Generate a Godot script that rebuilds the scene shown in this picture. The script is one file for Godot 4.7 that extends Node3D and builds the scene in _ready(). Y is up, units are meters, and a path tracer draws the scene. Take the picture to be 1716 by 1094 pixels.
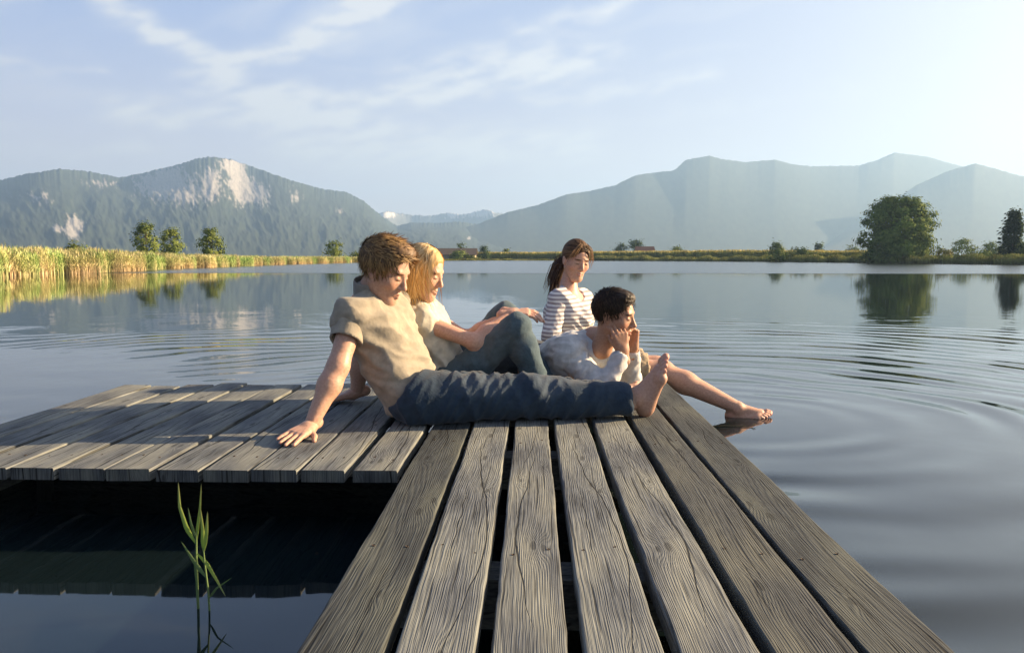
extends Node3D
# A wooden pier on a mountain lake in the evening, four people resting on it.

const WATER := -0.205
const SUN_AZ := 15.0        # degrees forward of straight right
const SUN_EL := 19.0
const SKY_GAIN := 0.245

var used := {}
var mats := {}
var noise := FastNoiseLite.new()
var fbm := FastNoiseLite.new()
var ridged := FastNoiseLite.new()
var crease := FastNoiseLite.new()

# ---------------------------------------------------------------- small helpers
func numbered(n: String) -> String:
	var k: int = used.get(n, 0)
	used[n] = k + 1
	return n if k == 0 else "%s_%03d" % [n, k]

func thing(called: String, label: String, category: String, at := Vector3.ZERO, group := "") -> Node3D:
	var o := Node3D.new()
	o.name = numbered(called)
	add_child(o)
	o.position = at
	tag(o, label, category, group)
	return o

func tag(o: Node, label: String, category: String, group := "", kind := "") -> void:
	o.set_meta("label", label)
	o.set_meta("category", category)
	if group != "":
		o.set_meta("group", group)
	if kind != "":
		o.set_meta("kind", kind)

func part(parent: Node, called: String, mesh: Mesh, mat: Material) -> MeshInstance3D:
	var o := MeshInstance3D.new()
	o.name = called if parent != self else numbered(called)
	o.mesh = mesh
	o.material_override = mat
	parent.add_child(o, true)
	return o

func struct_mesh(called: String, mesh: Mesh, mat: Material, label: String, category: String) -> MeshInstance3D:
	var o := part(self, called, mesh, mat)
	tag(o, label, category, "", "structure")
	return o

func lin(r: float, g: float, b: float) -> Color:
	return Color(r, g, b).linear_to_srgb()

func smooth(a: float, b: float, x: float) -> float:
	return smoothstep(a, b, x)

class Acc:
	var v := PackedVector3Array()
	var n := PackedVector3Array()
	var c := PackedColorArray()
	var uv := PackedVector2Array()
	var i := PackedInt32Array()
	func quad(a: Vector3, b: Vector3, cc: Vector3, d: Vector3, nn: Vector3, col: Color) -> void:
		var s := v.size()
		v.append(a); v.append(b); v.append(cc); v.append(d)
		for k in 4:
			n.append(nn); c.append(col)
		uv.append(Vector2(0, 0)); uv.append(Vector2(1, 0)); uv.append(Vector2(1, 1)); uv.append(Vector2(0, 1))
		if (cc - a).cross(b - a).dot(nn) >= 0.0:
			i.append_array(PackedInt32Array([s, s + 1, s + 2, s, s + 2, s + 3]))
		else:
			i.append_array(PackedInt32Array([s, s + 2, s + 1, s, s + 3, s + 2]))
	func mesh() -> ArrayMesh:
		for t in range(0, i.size(), 3):
			var p := i[t]
			if (v[i[t + 2]] - v[p]).cross(v[i[t + 1]] - v[p]).dot(n[p] + n[i[t + 1]] + n[i[t + 2]]) < 0.0:
				var q := i[t + 1]
				i[t + 1] = i[t + 2]
				i[t + 2] = q
		var a := []
		a.resize(Mesh.ARRAY_MAX)
		a[Mesh.ARRAY_VERTEX] = v
		a[Mesh.ARRAY_NORMAL] = n
		a[Mesh.ARRAY_COLOR] = c
		a[Mesh.ARRAY_TEX_UV] = uv
		a[Mesh.ARRAY_INDEX] = i
		var m := ArrayMesh.new()
		m.add_surface_from_arrays(Mesh.PRIMITIVE_TRIANGLES, a)
		return m

# a tapered tube along points, smooth round; closed at both ends
func tube(acc: Acc, pts: PackedVector3Array, rad: PackedFloat32Array, col: Color, sides := 8) -> void:
	var base := acc.v.size()
	var m := pts.size()
	for k in m:
		var d := (pts[mini(k + 1, m - 1)] - pts[maxi(k - 1, 0)]).normalized()
		var ref := Vector3.RIGHT if absf(d.x) < 0.8 else Vector3.FORWARD
		var s := d.cross(ref).normalized()
		var t := d.cross(s)
		for j in sides:
			var a := TAU * j / sides
			var nn := s * cos(a) + t * sin(a)
			acc.v.append(pts[k] + nn * rad[k]); acc.n.append(nn); acc.c.append(col); acc.uv.append(Vector2(float(j) / sides, k))
	for k in m - 1:
		for j in sides:
			var a := base + k * sides + j
			var b := base + k * sides + (j + 1) % sides
			acc.i.append_array(PackedInt32Array([a, a + sides, b, b, a + sides, b + sides]))
	for e in 2:
		var r0 := base + (0 if e == 0 else (m - 1) * sides)
		for j in range(1, sides - 1):
			acc.i.append_array(PackedInt32Array([r0, r0 + j + 1, r0 + j] if e == 0 else [r0, r0 + j, r0 + j + 1]))

func box(acc: Acc, lo: Vector3, hi: Vector3, col := Color.WHITE) -> void:
	var p := [Vector3(lo.x, lo.y, lo.z), Vector3(hi.x, lo.y, lo.z), Vector3(hi.x, hi.y, lo.z), Vector3(lo.x, hi.y, lo.z), Vector3(lo.x, lo.y, hi.z), Vector3(hi.x, lo.y, hi.z), Vector3(hi.x, hi.y, hi.z), Vector3(lo.x, hi.y, hi.z)]
	for f in [[0, 1, 2, 3, Vector3(0, 0, -1)], [5, 4, 7, 6, Vector3(0, 0, 1)], [4, 0, 3, 7, Vector3(-1, 0, 0)], [1, 5, 6, 2, Vector3(1, 0, 0)], [3, 2, 6, 7, Vector3(0, 1, 0)], [4, 5, 1, 0, Vector3(0, -1, 0)]]:
		acc.quad(p[f[0]], p[f[1]], p[f[2]], p[f[3]], f[4], col)

# ---------------------------------------------------------------- rounded bodies: distance fields meshed as surface nets
func cap(a: Vector3, ra: float, b: Vector3, rb: float, k := 0.02, op := 0) -> Array:
	return [0, op, k, a, b, ra, rb]

func ell(c: Vector3, r: Vector3, k := 0.02, op := 0, basis := Basis()) -> Array:
	return [1, op, k, c, r, basis]

# keeps what lies on the side that n points away from
func cut(n: Vector3, p: Vector3, k := 0.004) -> Array:
	return [2, 1, k, n.normalized(), p]

func sdf(acc: Acc, prims: Array, h: float, xf: Transform3D, base: Color, paints := [], wrinkle := [], uv_axis := []) -> void:
	var lo := Vector3(1e9, 1e9, 1e9)
	var hi := -lo
	for p in prims:
		if p[1] != 0:
			continue
		var b := bounds(p)
		lo = lo.min(b[0]); hi = hi.max(b[1])
	lo -= Vector3.ONE * h * 3.0
	hi += Vector3.ONE * h * 3.0
	var nx := int(ceil((hi.x - lo.x) / h)) + 1
	var ny := int(ceil((hi.y - lo.y) / h)) + 1
	var nz := int(ceil((hi.z - lo.z) / h)) + 1
	var f := PackedFloat32Array()
	f.resize(nx * ny * nz)
	f.fill(1.0)
	for p in prims:
		var k: float = p[2]
		var b := bounds(p) if p[0] != 2 else [lo, hi]
		var mg: float = h * 2.5 + k
		var x0 := maxi(0, int((b[0].x - mg - lo.x) / h)); var x1 := mini(nx - 1, int((b[1].x + mg - lo.x) / h) + 1)
		var y0 := maxi(0, int((b[0].y - mg - lo.y) / h)); var y1 := mini(ny - 1, int((b[1].y + mg - lo.y) / h) + 1)
		var z0 := maxi(0, int((b[0].z - mg - lo.z) / h)); var z1 := mini(nz - 1, int((b[1].z + mg - lo.z) / h) + 1)
		var op: int = p[1]
		var kind: int = p[0]
		var pa: Vector3 = p[3]
		var pb: Vector3 = p[4]
		var ba := pb - pa
		var inv: float = 1.0 / maxf(ba.length_squared(), 1e-9)
		var ra: float = p[5] if kind == 0 else 0.0
		var rd: float = (p[6] - p[5]) if kind == 0 else 0.0
		var bas := Basis()
		var r1 := Vector3.ONE
		var r2 := Vector3.ONE
		if kind == 1:
			bas = (p[5] as Basis).transposed()
			r1 = Vector3.ONE / pb
			r2 = r1 * r1
		for z in range(z0, z1 + 1):
			for y in range(y0, y1 + 1):
				var row := nx * (y + ny * z)
				var q := lo + Vector3(x0, y, z) * h
				for x in range(x0, x1 + 1):
					var d := 0.0
					if kind == 0:
						var pq := q - pa
						var t := clampf(pq.dot(ba) * inv, 0.0, 1.0)
						d = (pq - ba * t).length() - ra - rd * t
					elif kind == 1:
						var l := bas * (q - pa)
						var k0 := (l * r1).length()
						d = k0 * (k0 - 1.0) / maxf((l * r2).length(), 1e-6)
					else:
						d = pa.dot(q - pb)
					q.x += h
					var o := f[row + x]
					if op == 0:
						var m := maxf(k - absf(o - d), 0.0)
						f[row + x] = minf(o, d) - m * m * 0.25 / k
					else:
						if kind != 2:
							d = -d
						var m := maxf(k - absf(o - d), 0.0)
						f[row + x] = maxf(o, d) + m * m * 0.25 / k
	# surface nets
	var at := PackedInt32Array()
	at.resize(nx * ny * nz)
	at.fill(-1)
	var vs := PackedVector3Array()
	var cells := PackedInt32Array()
	var far := h * 2.2
	var off := PackedInt32Array([0, 1, nx, nx + 1, nx * ny, nx * ny + 1, nx * ny + nx, nx * ny + nx + 1])
	var ed := PackedInt32Array([0, 1, 2, 3, 4, 5, 6, 7, 0, 2, 1, 3, 4, 6, 5, 7, 0, 4, 1, 5, 2, 6, 3, 7])
	var cp := PackedVector3Array([Vector3(0, 0, 0), Vector3(1, 0, 0), Vector3(0, 1, 0), Vector3(1, 1, 0), Vector3(0, 0, 1), Vector3(1, 0, 1), Vector3(0, 1, 1), Vector3(1, 1, 1)])
	var cv := PackedFloat32Array()
	cv.resize(8)
	for z in nz - 1:
		for y in ny - 1:
			var row := nx * (y + ny * z)
			for x in nx - 1:
				var c0 := f[row + x]
				if c0 > far or c0 < -far:
					continue
				var inside := 0
				for k in 8:
					var w := f[row + x + off[k]]
					cv[k] = w
					if w < 0.0:
						inside += 1
				if inside == 0 or inside == 8:
					continue
				var s := Vector3.ZERO
				var cnt := 0
				for e in 12:
					var ia := ed[e * 2]
					var ib := ed[e * 2 + 1]
					var va := cv[ia]
					var vb := cv[ib]
					if (va < 0.0) != (vb < 0.0):
						s += cp[ia].lerp(cp[ib], va / (va - vb))
						cnt += 1
				at[row + x] = vs.size()
				cells.append(row + x)
				vs.append(lo + (Vector3(x, y, z) + s / cnt) * h)
	var idx := PackedInt32Array()
	var sy := nx
	var sz := nx * ny
	for c in cells:
		var in0 := f[c] < 0.0
		for ax in 3:
			var step := 1 if ax == 0 else (sy if ax == 1 else sz)
			var in1 := f[c + step] < 0.0
			if in0 == in1:
				continue
			var u := sy if ax == 0 else (sz if ax == 1 else 1)
			var w := sz if ax == 0 else (1 if ax == 1 else sy)
			if c - u - w < 0:
				continue
			var qa := at[c]; var qb := at[c - u]; var qc := at[c - u - w]; var qd := at[c - w]
			if qa < 0 or qb < 0 or qc < 0 or qd < 0:
				continue
			if in0:
				idx.append_array(PackedInt32Array([qa, qd, qc, qa, qc, qb]))
			else:
				idx.append_array(PackedInt32Array([qa, qb, qc, qa, qc, qd]))
	var ns := normals_of(vs, idx)
	if wrinkle.size() > 0:
		for wr in wrinkle:
			var nz2: FastNoiseLite = wr[0]
			var fr: Basis = wr[1]
			var amp: float = wr[2]
			for k in vs.size():
				var g := fr * vs[k]
				vs[k] += ns[k] * amp * nz2.get_noise_3dv(g)
		ns = normals_of(vs, idx)
	var first := acc.v.size()
	for k in vs.size():
		var p := vs[k]
		var col := base
		for pt in paints:
			var w: float = ((p - pt[0]) / pt[1]).length()
			if w < 1.25:
				col = col.lerp(pt[2], pt[3] * (1.0 - smoothstep(0.7, 1.25, w)))
		acc.c.append(col)
		if uv_axis.size() > 0:
			acc.uv.append(Vector2(p.dot(uv_axis[0]), p.dot(uv_axis[1])))
		else:
			acc.uv.append(Vector2.ZERO)
		acc.v.append(xf * p)
		acc.n.append((xf.basis * ns[k]).normalized())
	for k in idx.size():
		acc.i.append(first + idx[k])

func normals_of(vs: PackedVector3Array, idx: PackedInt32Array) -> PackedVector3Array:
	var ns := PackedVector3Array()
	ns.resize(vs.size())
	for t in range(0, idx.size(), 3):
		var a := idx[t]; var b := idx[t + 1]; var c := idx[t + 2]
		var nn := (vs[c] - vs[a]).cross(vs[b] - vs[a])
		ns[a] += nn; ns[b] += nn; ns[c] += nn
	for k in ns.size():
		ns[k] = ns[k].normalized()
	return ns

func bounds(p: Array) -> Array:
	if p[0] == 0:
		var r := Vector3.ONE * maxf(p[5], p[6])
		return [(p[3] as Vector3).min(p[4]) - r, (p[3] as Vector3).max(p[4]) + r]
	var m: Vector3 = p[4]
	var e := m
	if (p[5] as Basis) != Basis():
		e = Vector3.ONE * maxf(m.x, maxf(m.y, m.z))
	return [p[3] - e, p[3] + e]

# ---------------------------------------------------------------- materials
func noise_tex(freq: float, size: int, normal := false, strength := 4.0, kind := FastNoiseLite.TYPE_SIMPLEX_SMOOTH, sd := 3) -> NoiseTexture2D:
	var n := FastNoiseLite.new()
	n.seed = sd
	n.noise_type = kind
	n.frequency = freq
	n.fractal_octaves = 4
	var t := NoiseTexture2D.new()
	t.width = size; t.height = size; t.seamless = true
	t.noise = n
	if normal:
		t.as_normal_map = true
		t.bump_strength = strength
	return t

func plain(rough: float, vertex := true, col := Color.WHITE) -> StandardMaterial3D:
	var m := StandardMaterial3D.new()
	m.albedo_color = col
	m.roughness = rough
	m.vertex_color_use_as_albedo = vertex
	m.metallic_specular = 0.35
	m.cull_mode = BaseMaterial3D.CULL_DISABLED
	return m

func cloth(rough: float, relief: float, scale: float) -> StandardMaterial3D:
	var m := plain(rough)
	m.heightmap_enabled = true
	m.heightmap_texture = mats.wrinkle
	m.albedo_texture = mats.worn
	m.heightmap_scale = relief
	m.uv1_triplanar = true
	m.uv1_scale = Vector3.ONE * scale
	m.metallic_specular = 0.2
	m.rim_enabled = true
	m.rim = 0.25
	return m

func wood_textures(sd: int, tone: Color) -> Array:
	var W := 256
	var H := 2048
	var rng := RandomNumberGenerator.new()
	rng.seed = sd
	var a := FastNoiseLite.new()
	a.seed = sd; a.frequency = 1.0; a.noise_type = FastNoiseLite.TYPE_SIMPLEX_SMOOTH; a.fractal_octaves = 2
	var b := FastNoiseLite.new()
	b.seed = sd + 7; b.frequency = 1.0; b.fractal_type = FastNoiseLite.FRACTAL_NONE; b.noise_type = FastNoiseLite.TYPE_SIMPLEX_SMOOTH
	var knots := []
	for k in rng.randi_range(4, 6):
		knots.append([rng.randf_range(0.1, 0.9), rng.randf_range(0.1, 2.3), rng.randf_range(0.7, 1.5)])
	var col := PackedByteArray()
	col.resize(W * H * 3)
	var hgt := PackedByteArray()
	hgt.resize(W * H)
	var rings := rng.randf_range(20.0, 27.0)
	var bow := rng.randf_range(3.0, 6.0)
	var lean := rng.randf_range(-0.6, 0.6)
	for y in H:
		var v := 2.4 * y / H
		var near := []
		for kn in knots:
			if absf(v - kn[1]) < 0.22 * kn[2]:
				near.append(kn)
		var drift := b.get_noise_2d(v * 0.7, 9.0) * 0.12 + lean * v * 0.06
		var crackx := 0.5 + b.get_noise_2d(v * 0.5, 40.0) * 0.55 + b.get_noise_2d(v * 5.0, 44.0) * 0.035
		var crackw := maxf(0.0, b.get_noise_2d(v * 0.9, 60.0) + 0.15) * 0.028
		var crack2 := 0.3 + b.get_noise_2d(v * 0.6, 80.0) * 0.6 + b.get_noise_2d(v * 6.0, 84.0) * 0.03
		var crack2w := maxf(0.0, b.get_noise_2d(v * 1.1, 90.0)) * 0.02
		for x in W:
			var u := float(x) / W
			var c := u - 0.5 + drift
			var phi := c * rings + bow * c * c * 2.0 + a.get_noise_2d(u * 1.3, v * 0.45) * 2.6 + a.get_noise_2d(u * 4.0, v * 1.6) * 0.3
			var core := 0.0
			for kn in near:
				var dx: float = (u - kn[0]) / (0.13 * kn[2])
				var dy: float = (v - kn[1]) / (0.075 * kn[2])
				var e := dx * dx + dy * dy
				phi += 3.2 * exp(-e)
				core = maxf(core, 1.0 - smoothstep(0.05, 0.13, e))
			var fr := phi - floorf(phi)
			var ridge := smoothstep(0.0, 0.55, fr) * (1.0 - smoothstep(0.72, 1.0, fr))
			var fibre := b.get_noise_2d(u * 55.0 + phi * 0.4, v * 5.0)
			var patch := a.get_noise_2d(u * 1.1 + 30.0, v * 1.6)
			var crack := 0.0
			if crackw > 0.0:
				crack = 1.0 - smoothstep(crackw * 0.4, crackw, absf(u - crackx))
			if crack2w > 0.0:
				crack = maxf(crack, 1.0 - smoothstep(crack2w * 0.4, crack2w, absf(u - crack2)))
			var split := b.get_noise_2d(u * 16.0 + drift * 8.0, v * 1.7 + 200.0)
			crack = maxf(crack, smoothstep(0.62, 0.75, split) * 0.8)
			var l := 0.63 + 0.13 * ridge + 0.30 * fibre + 0.42 * patch + 0.12 * a.get_noise_2d(u * 9.0 + 70.0, v * 12.0)
			l = clampf(l, 0.12, 1.4)
			var warm := clampf(0.5 + patch * 1.3, 0.0, 1.0)
			var cr := tone.r * l * lerpf(0.96, 1.05, warm)
			var cg := tone.g * l * lerpf(0.98, 1.02, warm)
			var cb := tone.b * l * lerpf(1.04, 0.93, warm)
			var dk := 1.0 - 0.86 * crack
			dk *= 1.0 - 0.5 * core
			var o := (y * W + x) * 3
			col[o] = clampi(int(pow(cr * dk, 0.4545) * 255.0), 0, 255)
			col[o + 1] = clampi(int(pow(cg * dk, 0.4545) * 255.0), 0, 255)
			col[o + 2] = clampi(int(pow(cb * dk, 0.4545) * 255.0), 0, 255)
			hgt[y * W + x] = clampi(int((0.30 + 0.27 * ridge + 0.22 * fibre + 0.08 * patch - 0.5 * crack - 0.12 * core) * 255.0), 0, 255)
	var i1 := Image.create_from_data(W, H, false, Image.FORMAT_RGB8, col)
	var i2 := Image.create_from_data(W, H, false, Image.FORMAT_L8, hgt)
	return [ImageTexture.create_from_image(i1), ImageTexture.create_from_image(i2)]

func make_materials() -> void:
	noise.frequency = 1.0; noise.noise_type = FastNoiseLite.TYPE_SIMPLEX_SMOOTH; noise.fractal_type = FastNoiseLite.FRACTAL_NONE; noise.seed = 5
	fbm.frequency = 1.0; fbm.noise_type = FastNoiseLite.TYPE_SIMPLEX_SMOOTH; fbm.fractal_octaves = 4; fbm.seed = 11
	ridged.frequency = 1.0; ridged.noise_type = FastNoiseLite.TYPE_SIMPLEX_SMOOTH; ridged.fractal_type = FastNoiseLite.FRACTAL_RIDGED; ridged.fractal_octaves = 3; ridged.seed = 21
	crease.frequency = 1.0; crease.noise_type = FastNoiseLite.TYPE_SIMPLEX_SMOOTH; crease.fractal_type = FastNoiseLite.FRACTAL_RIDGED; crease.fractal_octaves = 1; crease.seed = 33
	mats.weave = noise_tex(0.09, 256)
	var rn := FastNoiseLite.new()
	rn.seed = 14; rn.frequency = 0.014; rn.noise_type = FastNoiseLite.TYPE_SIMPLEX_SMOOTH; rn.fractal_type = FastNoiseLite.FRACTAL_RIDGED; rn.fractal_octaves = 3
	var rt := NoiseTexture2D.new()
	rt.width = 512; rt.height = 512; rt.seamless = true; rt.noise = rn
	mats.wrinkle = rt
	mats.mottle = noise_tex(0.03, 256, false, 1.0, FastNoiseLite.TYPE_SIMPLEX_SMOOTH, 19)
	var gr := Gradient.new()
	gr.set_color(0, Color(0.86, 0.80, 0.78)); gr.set_color(1, Color(1, 1, 1))
	mats.mottle.color_ramp = gr
	mats.worn = noise_tex(0.02, 256, false, 1.0, FastNoiseLite.TYPE_SIMPLEX_SMOOTH, 23)
	var g2 := Gradient.new()
	g2.set_color(0, Color(0.80, 0.80, 0.80)); g2.set_color(1, Color(1, 1, 1))
	mats.worn.color_ramp = g2
	mats.wood = []
	var tones := [Color(0.080, 0.089, 0.086), Color(0.196, 0.210, 0.209), Color(0.098, 0.104, 0.098), Color(0.190, 0.202, 0.198)]
	for k in 4:
		var t := wood_textures(100 + k * 13, tones[k])
		var m := StandardMaterial3D.new()
		m.albedo_texture = t[0]
		m.heightmap_enabled = true
		m.heightmap_texture = t[1]
		m.heightmap_scale = 0.19
		m.roughness = 0.82
		m.vertex_color_use_as_albedo = true
		m.metallic_specular = 0.3
		mats.wood.append(m)
	var beam := StandardMaterial3D.new()
	beam.albedo_texture = mats.wood[2].albedo_texture
	beam.roughness = 0.9
	mats.beam = beam
	mats.skin = plain(0.46)
	mats.skin.subsurf_scatter_enabled = true
	mats.skin.subsurf_scatter_strength = 0.12
	mats.skin.heightmap_enabled = true
	mats.skin.heightmap_texture = mats.weave
	mats.skin.heightmap_scale = 0.03
	mats.skin.uv1_triplanar = true
	mats.skin.uv1_scale = Vector3.ONE * 9.0
	mats.skin.albedo_texture = mats.mottle
	mats.hair = plain(0.58)
	mats.hair.metallic_specular = 0.35
	mats.knit = cloth(0.9, 0.09, 4.5)
	mats.jersey = cloth(0.9, 0.07, 5.0)
	mats.denim = cloth(0.88, 0.14, 6.0)
	mats.leaf = plain(0.8)
	mats.leaf.metallic_specular = 0.12
	mats.leaf.backlight_enabled = true
	mats.leaf.backlight = Color(0.35, 0.4, 0.2)
	mats.bark = plain(0.9)
	mats.land = plain(0.95)
	mats.paint = plain(0.8)

# ---------------------------------------------------------------- sky
func make_sky(sun: Vector3) -> PanoramaSkyMaterial:
	var W := 2048
	var H := 1024
	var data := PackedFloat32Array()
	data.resize(W * H * 3)
	var wisp := FastNoiseLite.new()
	wisp.seed = 31; wisp.frequency = 1.0; wisp.noise_type = FastNoiseLite.TYPE_SIMPLEX_SMOOTH; wisp.fractal_octaves = 5; wisp.fractal_gain = 0.55
	var soft := FastNoiseLite.new()
	soft.seed = 77; soft.frequency = 1.0; soft.fractal_octaves = 3; soft.noise_type = FastNoiseLite.TYPE_SIMPLEX_SMOOTH
	# bands of cirrus, each: azimuth, elevation (radians) of both ends, half width, strength
	var bands := [
		[-0.525, 0.300, -0.455, 0.250, 0.014, 0.50], [-0.455, 0.250, -0.384, 0.228, 0.016, 0.55], [-0.384, 0.228, -0.30, 0.256, 0.015, 0.6], [-0.30, 0.256, -0.215, 0.305, 0.020, 0.55], [-0.215, 0.305, -0.10, 0.37, 0.024, 0.45],
		[-0.76, 0.335, -0.62, 0.292, 0.030, 0.65], [-0.72, 0.245, -0.63, 0.262, 0.012, 0.0], [-0.75, 0.256, -0.66, 0.243, 0.008, 0.45], [-0.50, 0.165, -0.25, 0.178, 0.020, 0.5], [-0.30, 0.135, 0.06, 0.145, 0.030, 0.6],
		[-0.35, 0.195, -0.15, 0.205, 0.012, 0.4], [-0.60, 0.115, -0.45, 0.13, 0.012, 0.3], [-0.2, 0.20, 0.10, 0.255, 0.018, 0.4], [-0.02, 0.285, 0.12, 0.315, 0.012, 0.35], [-0.42, 0.21, -0.2, 0.16, 0.018, 0.45], [-0.15, 0.24, 0.02, 0.25, 0.03, 0.35], [-0.66, 0.20, -0.52, 0.215, 0.006, 0.3], [0.0, 0.20, 0.22, 0.225, 0.014, 0.35]]
	for y in H:
		var el := PI * (0.5 - (y + 0.5) / H)
		var ce := cos(el)
		var se := sin(el)
		var low := maxf(el, 0.0)
		for x in W:
			var o := (y * W + x) * 3
			if el < -0.02:
				data[o] = 0.25 * SKY_GAIN; data[o + 1] = 0.28 * SKY_GAIN; data[o + 2] = 0.3 * SKY_GAIN
				continue
			var az := wrapf(TAU * (x + 0.5) / W, -PI, PI)
			var d := Vector3(sin(az) * ce, se, -cos(az) * ce)
			var g := acos(clampf(d.dot(sun), -1.0, 1.0))
			var t1 := 1.0 - exp(-pow(low / 0.2, 1.5))
			var t2 := smoothstep(0.28, 0.75, low)
			var c := Vector3(1.12, 1.0, 0.94).lerp(Vector3(0.275, 0.455, 0.84), t1).lerp(Vector3(0.045, 0.125, 0.38), t2)
			var glow := exp(-g * g / 0.95)
			c = c.lerp(Vector3(1.0, 0.92, 0.86), glow * 0.8)
			var glow2 := exp(-g * g / 0.05)
			c += Vector3(1.2, 1.05, 0.8) * glow2 + Vector3(1.0, 0.93, 0.85) * 1.1 * exp(-g * g / 0.34)
			# thin cirrus
			var pl := Vector2(d.x, d.z) / maxf(se + 0.12, 0.1)
			var warp := soft.get_noise_2d(pl.x * 0.6, pl.y * 0.6)
			var n := wisp.get_noise_2d(pl.x * 0.55 + pl.y * 0.25 + warp * 0.9, pl.y * 1.5 - pl.x * 0.4 + warp * 0.6)
			var cover := smoothstep(0.05, 0.6, n) * 0.28
			if az > -1.0 and az < 0.5 and el < 0.6:
				var w1 := soft.get_noise_2d(az * 9.0, el * 12.0) * 0.016
				var tex := 0.72 + 1.25 * wisp.get_noise_2d(az * 9.0 + el * 14.0, el * 52.0 - az * 14.0)
				for b in bands:
					var bx: float = b[2] - b[0]
					var by: float = b[3] - b[1]
					var t: float = ((az - b[0]) * bx + (el + w1 - b[1]) * by) / (bx * bx + by * by)
					if t < -0.35 or t > 1.35:
						continue
					var tc := clampf(t, 0.0, 1.0)
					var ex: float = az - b[0] - bx * tc
					var ey: float = el + w1 - b[1] - by * tc
					var q: float = (ex * ex * 0.35 + ey * ey) / (b[4] * b[4] * 0.62)
					cover += exp(-q) * b[5] * 1.7 * clampf(tex, 0.0, 1.3)
			cover = clampf(cover, 0.0, 0.9) * smoothstep(-0.01, 0.05, el)
			c = c.lerp(Vector3(0.92, 0.93, 0.95) * (1.0 + glow * 0.15), cover)
			data[o] = c.x * SKY_GAIN; data[o + 1] = c.y * SKY_GAIN; data[o + 2] = c.z * SKY_GAIN
	var img := Image.create_from_data(W, H, false, Image.FORMAT_RGBF, data.to_byte_array())
	var m := PanoramaSkyMaterial.new()
	m.panorama = ImageTexture.create_from_image(img)
	return m

func _ready() -> void:
	# ------------------------------------------------ camera, sky, sun, exposure
	var cam := Camera3D.new()
	cam.name = "camera"
	add_child(cam)
	cam.fov = rad_to_deg(2.0 * atan(547.0 / 1250.0))
	cam.near = 0.05
	cam.far = 20000.0
	cam.position = Vector3(0, 0.66, 0)
	cam.rotation = Vector3(-atan(116.0 / 1250.0), atan(35.0 / 1250.0), 0)
	cam.current = true
	var ca := cos(deg_to_rad(SUN_EL))
	var sun_dir := Vector3(cos(deg_to_rad(SUN_AZ)) * ca, sin(deg_to_rad(SUN_EL)), -sin(deg_to_rad(SUN_AZ)) * ca)
	var sun := DirectionalLight3D.new()
	sun.name = "sun"
	add_child(sun)
	sun.look_at_from_position(sun_dir * 50.0, Vector3.ZERO)
	sun.light_energy = 1.6
	sun.light_color = lin(1.0, 0.74, 0.45)
	sun.light_angular_distance = 0.55
	sun.shadow_enabled = true
	var env := Environment.new()
	env.background_mode = Environment.BG_SKY
	var sky := Sky.new()
	sky.sky_material = make_sky(sun_dir)
	env.sky = sky
	env.tonemap_mode = Environment.TONE_MAPPER_LINEAR
	env.tonemap_exposure = 3.95
	env.sdfgi_enabled = true
	env.ssao_enabled = true
	env.ssil_enabled = true
	env.volumetric_fog_enabled = true
	env.volumetric_fog_density = 0.00030
	env.volumetric_fog_albedo = Color(0.665, 0.825, 1.0)
	env.volumetric_fog_anisotropy = 0.28
	var we := WorldEnvironment.new()
	we.name = "world"
	we.environment = env
	add_child(we)
	# ------------------------------------------------ the setting, then the things
	make_materials()
	print("materials ", Time.get_ticks_msec())
	water()
	land()
	mountains()
	print("land ", Time.get_ticks_msec())
	vegetation()
	barns()
	print("vegetation ", Time.get_ticks_msec())
	pier()
	reed_sprout()
	floating_stem()
	print("pier ", Time.get_ticks_msec())
	man_leaning()
	print("man ", Time.get_ticks_msec())
	woman_blonde()
	man_prone()
	woman_striped()
	print("people ", Time.get_ticks_msec())

# ---------------------------------------------------------------- water, land, mountains
const SHORE := [[-180, 8.0], [-120, 9.0], [-90, 14.0], [-70, 20.0], [-55, 26.0], [-41.8, 32.4], [-36, 42.5], [-29.3, 51.2], [-21.7, 77.3], [-17, 100.0], [-13.2, 123.6], [-9, 165.0], [-5.8, 198.7], [0, 192.0], [4.9, 182.8], [17.8, 144.4], [25.7, 116.8], [32.8, 101.5], [45, 75.0], [60, 45.0], [75, 27.0], [90, 20.0], [120, 10.0], [180, 8.0]]

func table(t: Array, x: float) -> float:
	if x <= t[0][0]:
		return t[0][1]
	for k in t.size() - 1:
		if x <= t[k + 1][0]:
			return lerpf(t[k][1], t[k + 1][1], (x - t[k][0]) / (t[k + 1][0] - t[k][0]))
	return t[-1][1]

func shore_at(az: float) -> Vector3:
	var r := table(SHORE, az)
	return Vector3(sin(deg_to_rad(az)) * r, WATER, -cos(deg_to_rad(az)) * r)

func grid_mesh(acc: Acc, rows: int, cols: int, closed := false) -> void:
	for j in rows - 1:
		for k in (cols if closed else cols - 1):
			var a := j * cols + k
			var b := j * cols + (k + 1) % cols
			acc.i.append_array(PackedInt32Array([a, a + cols, b, b, a + cols, b + cols]))

func ring_slope(x: float, z: float, cx: float, cz: float, lam: float, ph: float, wob: float) -> Vector2:
	var dx := x - cx
	var dz := z - cz
	var r := sqrt(dx * dx + dz * dz) + 0.001
	var s := cos(TAU * (r + wob) / lam + ph)
	return Vector2(dx / r, dz / r) * s

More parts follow.
